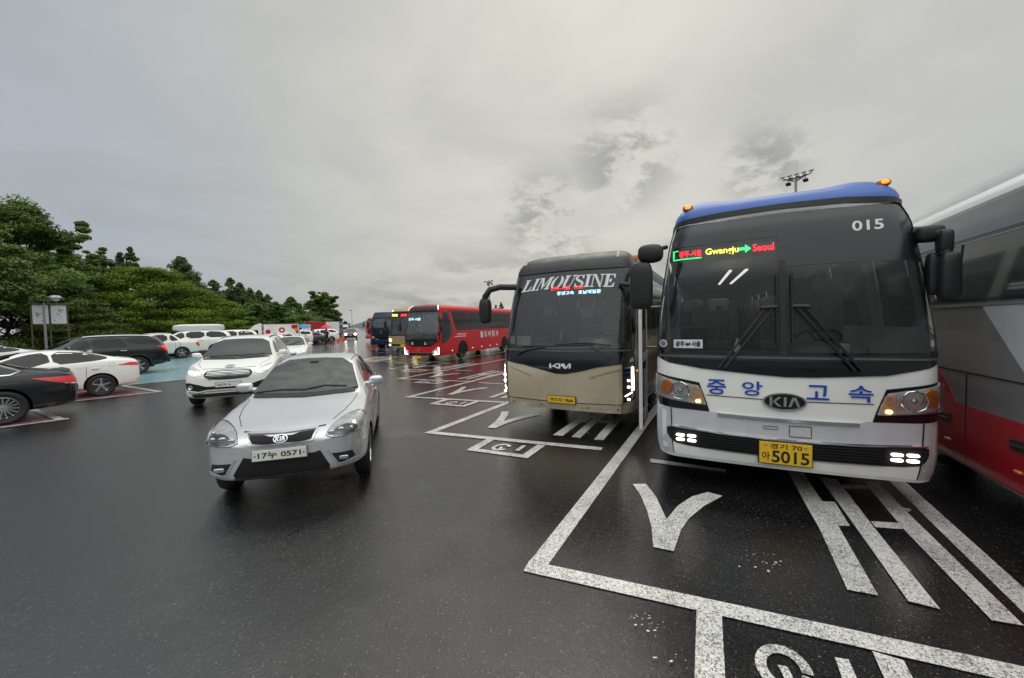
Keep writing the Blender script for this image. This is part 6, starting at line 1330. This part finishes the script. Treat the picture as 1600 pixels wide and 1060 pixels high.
def hall():
    r = thing('pavilion', 'low dark pavilion with a brown tiled roof at the left edge behind the trees', 'building', (-47.5, 27.0, 0), R(42))
    MB().box((0, 3, 2.0), (9, 6, 4.0)).build('wall', 'wood', r, False)
    MB().prism([(-5.6, 3.95), (0, 6.0), (5.6, 3.95), (5.6, 4.15), (0, 6.25), (-5.6, 4.15)], -.8, 7, 'Y').build('roof', 'roof_tile', r, False)
    for k in range(4): MB().box((-3.3+k*2.2, -.03, 1.9), (1.3, .08, 2.2)).build('window', 'grey_glass', r, False)
    r = thing('service_building', 'upper storey of a white building with green glass bands above the trees', 'building', (-58, 51, 0), R(48))
    MB().box((0, 4, 5.1), (9, 8, 10.2)).build('wall', 'concrete', r, False); MB().box((0, -.1, 9.25), (9.2, .3, 1.9)).build('fascia', 'panel_white', r, False)
    for k in range(3): MB().box((-2.9+k*2.9, -.27, 9.2), (2.4, .06, 1.15)).build('window', 'green_glass', r, False)
hall()
r = thing('litter_bin', 'pale blue bin standing at the edge of the planting', 'bin', (-30.6, 33.0, .12)); MB().lathe([(.28, 0), (.34, .85), (.36, .9), (.36, .98), (.28, 1.05), (.001, 1.08)], (0, 0, 0), 'Z', 14).build('body', 'panel_white', r); MB().lathe([(.345, .6), (.362, .85)], (0, 0, 0), 'Z', 14).build('band', 'blue_tarp', r)

# ================================================================ trees and shrubs
def leaves(clumps, n_per, size, seed, flat=.5, up=.5, mat='leaf_dark'):
    n_per = int(n_per*1.5); size = size*.78
    g = np.random.default_rng(seed); C = np.array([c[:3] for c in clumps]); Rr = np.array([c[3] for c in clumps]); k = len(C)
    idx = np.repeat(np.arange(k), n_per); m = len(idx)
    d = g.normal(size=(m, 3)); d /= np.linalg.norm(d, axis=1)[:, None]; rad = g.random(m)**.45
    P = C[idx]+d*(rad*Rr[idx])[:, None]*np.array([1, 1, flat])
    nrm = d*.6+np.array([0, 0, up])+g.normal(size=(m, 3))*.45; nrm /= np.linalg.norm(nrm, axis=1)[:, None]
    t = np.cross(nrm, g.normal(size=(m, 3))); t /= np.linalg.norm(t, axis=1)[:, None]; b = np.cross(nrm, t)
    s = size*g.uniform(.6, 1.4, m)[:, None]; a = t*s; c = b*s*.62
    V = np.stack([P-a, P+c*.9, P+a, P-c*.9], 1).reshape(-1, 3)
    tone = np.repeat(np.clip(g.random(k)[idx]*.9+.1*(d[:, 2] > 0), 0, 1), 4)
    return V, tone
def leaf_mesh(name, V, tone, mat, parent=None):
    n = len(V)//4; me = bpy.data.meshes.new(name); me.vertices.add(len(V)); me.vertices.foreach_set('co', V.astype(np.float32).ravel())
    me.loops.add(4*n); me.loops.foreach_set('vertex_index', np.arange(4*n, dtype=np.int32)); me.polygons.add(n)
    me.polygons.foreach_set('loop_start', np.arange(0, 4*n, 4, dtype=np.int32)); me.update(calc_edges=True)
    at = me.attributes.new('tone', 'FLOAT', 'POINT'); at.data.foreach_set('value', tone.astype(np.float32))
    me.materials.append(MATS[mat]); o = bpy.data.objects.new(name, me); COL.objects.link(o)
    if parent: o.parent = parent
    return o
def trunk(root, h, r, seed, limbs=7, spread=.35, frm=.35):
    g = random.Random(seed); pts = [Vector((0, 0, 0))]; 
    for i in range(1, 7): pts.append(Vector((g.gauss(0, .03)*h, g.gauss(0, .03)*h, h*i/6)))
    m = MB().tube(pts, [r*(1-.13*i) for i in range(7)], 9)
    for k in range(limbs):
        t = g.uniform(frm, .9); i = int(t*6); p = pts[i].lerp(pts[min(i+1, 6)], t*6-i); a = g.uniform(0, 2*PI); L_ = h*spread*(1.1-t*.5)
        q = p+Vector((math.cos(a)*L_*.5, math.sin(a)*L_*.5, L_*.25)); e = p+Vector((math.cos(a)*L_, math.sin(a)*L_, L_*.55)); m.tube([p, q, e], [r*.4, r*.25, r*.08], 6)
    return m.build('trunk', 'bark', root)
def tree(kind, loc, H, W, label, seed, mat, n=150, sz=.16, group='trees behind the left car park', name=None, cl=None):
    r = thing(name or ('conifer' if kind == 'cone' else 'broadleaf_tree' if kind == 'round' else 'spreading_tree'), label, 'tree', (loc[0], loc[1], .1), 0, group)
    g = random.Random(seed); C = []
    if kind == 'round':
        boughs = [(g.uniform(0, 2*PI), g.uniform(.34, .94), g.uniform(.7, 1.1)) for _ in range(26)]+[(0, .97, .25), (2, .9, .3), (4, .86, .4)]
        for k in range(int((cl or 70)*2.4)):
            a0, z0, e = boughs[k % len(boughs)]; prof = math.sin(min(1, (z0-.10)/.90)*PI*.80+.30)**.75
            t_ = g.random()**.6; a = a0+g.gauss(0, .40); q = W/2*prof*e*t_; z = z0-.06*(1-t_)+g.gauss(0, .05)
            C.append((math.cos(a)*q, math.sin(a)*q, min(H*z, H*1.0), g.uniform(.055, .13)*W*(1.15-.45*t_)))
        n = int(n*.8); V, t = leaves(C, n, sz, seed, .55, .55)
    elif kind == 'layer':
        for k in range(cl or 90):
            z = g.choice([.30, .42, .52, .62, .72, .82, .90, .96])+g.uniform(-.03, .03); prof = math.sqrt(max(.03, 1-((z-.28)/.74)**2)); a = g.uniform(0, 2*PI); q = math.sqrt(g.uniform(.15, 1))*W/2*prof
            C.append((math.cos(a)*q, math.sin(a)*q, H*z-.12*q, g.uniform(.09, .17)*W))
        V, t = leaves(C, n, sz, seed, .28, .9)
    else:
        k = 0
        while k < (cl or 60)*3:
            z = g.random()**.8*.9+.10; prof = min(1, (1-z)*1.35)**.8+.02; a = g.uniform(0, 2*PI); q = g.random()**.6*W*.95*prof*g.uniform(.7, 1.15)
            C.append((math.cos(a)*q, math.sin(a)*q, H*z-q*.05, (.07+.12*prof)*W)); k += 1
        for z in (.90, .93, .96, .985, 1.0): C.append((0, 0, H*z, .05*W*(1.6-z)+.08))
        n = int(n*.45); V, t = leaves(C, n, sz*.85, seed, .7, .3)
    V = V[V.reshape(-1, 4, 3)[:, :, 2].min(1).repeat(4) > .3*0+.05]
    leaf_mesh('crown', V, t[:len(V)], mat, r); trunk(r, H*(.92 if kind == 'cone' else .8), max(.12, H*.022), seed, 5 if kind == 'cone' else 9, .12 if kind == 'cone' else .35, .25)
    return r
def at(px, Y): return ((px-800)/605*Y, Y)
def top(px, py, Y): return 1.9+((506-(px-800)*.0218)-py)/605*Y
T_ = [ # kind, px centre, Y, px top, px width, mat, label
    ('round', -60, 24, 330, 260, 'leaf_dark', 'tall dark broadleaf tree cut by the left edge', 220, .15, 90),
    ('round', 45, 31, 318, 190, 'leaf_dark', 'tallest dark broadleaf tree, its ragged crown above the notice boards', 260, .15, 110),
    ('round', 108, 37, 380, 90, 'leaf_dark', 'dark broadleaf shoulder tree right of the tallest one', 180, .15, 60),
    ('layer', 20, 27.5, 415, 190, 'leaf_pine', 'low spreading brownish pine over the pavilion', 200, .11, 90),
    ('layer', 120, 29, 452, 110, 'leaf_pine', 'low spreading pine right of the notice boards', 170, .11, 70),
    ('round', 165, 46, 392, 75, 'leaf_dark', 'olive broadleaf tree behind the green glass building', 150, .17, 50),
    ('cone', 196, 52, 398, 34, 'leaf_conifer', 'narrow dark conifer, first left of the bright green tree top', 120, .17, 50),
    ('cone', 212, 52, 390, 34, 'leaf_conifer', 'taller narrow conifer directly above the bright green tree', 120, .17, 50),
    ('layer', 232, 37, 422, 155, 'leaf_bright', 'bright green spreading tree, tallest of the three bright ones', 260, .11, 120),
    ('layer', 300, 42, 452, 120, 'leaf_bright', 'bright green spreading tree, middle of the three', 200, .12, 90),
    ('layer', 350, 50, 470, 80, 'leaf_bright', 'bright green spreading tree, lowest and farthest of the three', 170, .13, 70),
    ('cone', 288, 60, 405, 60, 'leaf_conifer', 'pointed conifer rising alone between the bright trees', 150, .2, 70),
    ('round', 310, 62, 432, 70, 'leaf_dark', 'dark broadleaf tree at the foot of the lone conifer', 150, .2, 50),
    ('cone', 338, 66, 440, 40, 'leaf_conifer', 'dark conifer just right of the lone pointed one', 110, .2, 50),
    ('cone', 364, 68, 437, 36, 'leaf_conifer', 'conifer with the highest tip of the long row', 110, .2, 50),
    ('cone', 379, 70, 444, 32, 'leaf_conifer', 'conifer second along the long row', 100, .2, 45),
    ('cone', 393, 73, 452, 34, 'leaf_conifer', 'conifer third along the long row', 100, .2, 45),
    ('cone', 408, 76, 456, 32, 'leaf_conifer', 'conifer fourth along the long row', 100, .2, 45),
    ('cone', 421, 80, 462, 30, 'leaf_conifer', 'conifer fifth along the long row', 90, .2, 45),
    ('round', 402, 58, 476, 44, 'leaf_mid', 'yellow green rounded tree in front of the conifers', 130, .16, 45),
    ('round', 432, 62, 474, 44, 'leaf_mid', 'yellow green bushy tree above the box lorry', 130, .16, 45),
    ('cone', 457, 86, 466, 34, 'leaf_conifer', 'dark conifer standing before the lone roadside tree', 100, .22, 50),
    ('cone', 470, 92, 476, 26, 'leaf_conifer', 'lower conifer right next to the round roadside tree', 90, .22, 40),
    ('round', 508, 108, 459, 56, 'leaf_dark', 'round roadside tree standing clear at the end of the row', 200, .24, 80),
    ('layer', 470, 74, 494, 70, 'leaf_dark', 'low dark green mass of a maple behind the far lorries', 130, .18, 60),
    ('layer', 500, 92, 497, 55, 'leaf_dark', 'low dark maple under the round roadside tree', 110, .2, 50),
    ('round', 527, 130, 495, 22, 'leaf_far', 'small far tree beside the lane end', 80, .3, 30),
    ('round', 540, 160, 503, 14, 'leaf_far', 'last small tree before the open lane', 60, .35, 24),
    ('round', 592, 210, 501, 26, 'leaf_far', 'distant pale tree beyond the end of the lane', 70, .5, 30),
    ('round', 748, 150, 478, 18, 'leaf_far', 'far tree showing above the red coach roof, leftmost of three', 80, .3, 30),
    ('cone', 784, 110, 474, 12, 'leaf_far', 'far thin conifer seen through the gold coach mirror', 60, .25, 30),
    ('cone', 776, 112, 478, 10, 'leaf_far', 'far stubby conifer above the red coach roof', 60, .25, 30),
]
for i, (k, px, Y, py, wpx, mt, lb, n, sz, cl) in enumerate(T_):
    tree(k, at(px, Y), top(px, py, Y), wpx/605*Y*1.05, lb, 100+i, mt, n, sz, 'far trees beyond the coach park' if Y > 105 else 'trees behind the left car park', cl=cl)
def shrub(px, Y, h, wd, label, mat, seed, name='shrub', cat='shrub', n=220):
    x, y = at(px, Y); g = random.Random(seed); r = thing(name, label, cat, (x, y, .1), 0, 'shrubs along the planting')
    C = [(g.gauss(0, wd*.22), g.gauss(0, wd*.22), h*g.uniform(.25, .8), wd*g.uniform(.2, .32)) for _ in range(16)]
    V, t = leaves(C, n, .07, seed, .8, .5); leaf_mesh('foliage', V, t, mat, r); MB().tube([(0, 0, 0), (.03, 0, h*.5)], [.05, .03]).tube([(0, 0, h*.2), (.2, .1, h*.5)], .02).build('stem', 'bark', r)
shrub(132, 27.5, 2.0, 2.6, 'rounded dark shrub right of the notice boards', 'leaf_pine', 11); shrub(95, 26, 1.1, 2.2, 'low dark shrub below the lamp post', 'leaf_dark', 12)
shrub(206, 33, 1.9, 1.2, 'small yellow green bush beside the pale blue bin', 'leaf_yellow', 13); shrub(160, 33, 1.3, 2.4, 'low light green shrub left of the bin', 'leaf_mid', 14)
shrub(250, 40, 1.8, 3.2, 'dark shrub under the tallest bright tree', 'leaf_dark', 15); shrub(10, 24, 1.3, 3., 'dark shrub before the pavilion', 'leaf_dark', 16)
# clipped hedge and the undergrowth below the crowns, read as masses
def hedge_line(pts, h, wd, mat, seed, name, n, kind=None, label=None):
    C = []; g = random.Random(seed)
    for a, b in zip(pts, pts[1:]):
        L_ = math.hypot(b[0]-a[0], b[1]-a[1])
        for k in range(int(L_/(wd*.4))+1):
            t = g.random(); C.append((a[0]+(b[0]-a[0])*t+g.gauss(0, wd*.3), a[1]+(b[1]-a[1])*t+g.gauss(0, wd*.3), .1+h*g.uniform(.15, .85), wd*g.uniform(.35, .6)))
    V, t = leaves(C, n, .13 if h < 2 else .2, seed, .7, .5); o = leaf_mesh(name, V, t, mat)
    if kind: o['kind'] = kind
    else: tag(o, label, 'hedge')
    return o
hedge_line([at(-40, 23), at(60, 27), at(150, 31)], 1.3, 1.3, 'leaf_dark', 31, 'hedge', 160, None, 'dark clipped hedge running behind the parked cars at the left')
hedge_line([at(-100, 34), at(60, 40), at(200, 47), at(330, 58), at(430, 76), at(490, 100), at(515, 130)], 6.2, 4.0, 'leaf_dark', 32, 'undergrowth', 330, 'stuff')
hedge_line([at(150, 31.5), at(230, 37), at(330, 47), at(420, 64)], .35, 1.2, 'grass_mat', 33, 'grass', 160, 'stuff')
hedge_line([(-75, -8), (-48, -40), (-15, -52), (25, -48), (60, -30)], 11, 5, 'leaf_dark', 35, 'unseen_thicket', 300, 'stuff')  # unseen trees behind the camera, added to darken low reflections in glass and bodywork
hedge_line([at(575, 330), at(640, 330), at(760, 330)], 8, 6, 'leaf_far', 34, 'treeline', 120, 'stuff')
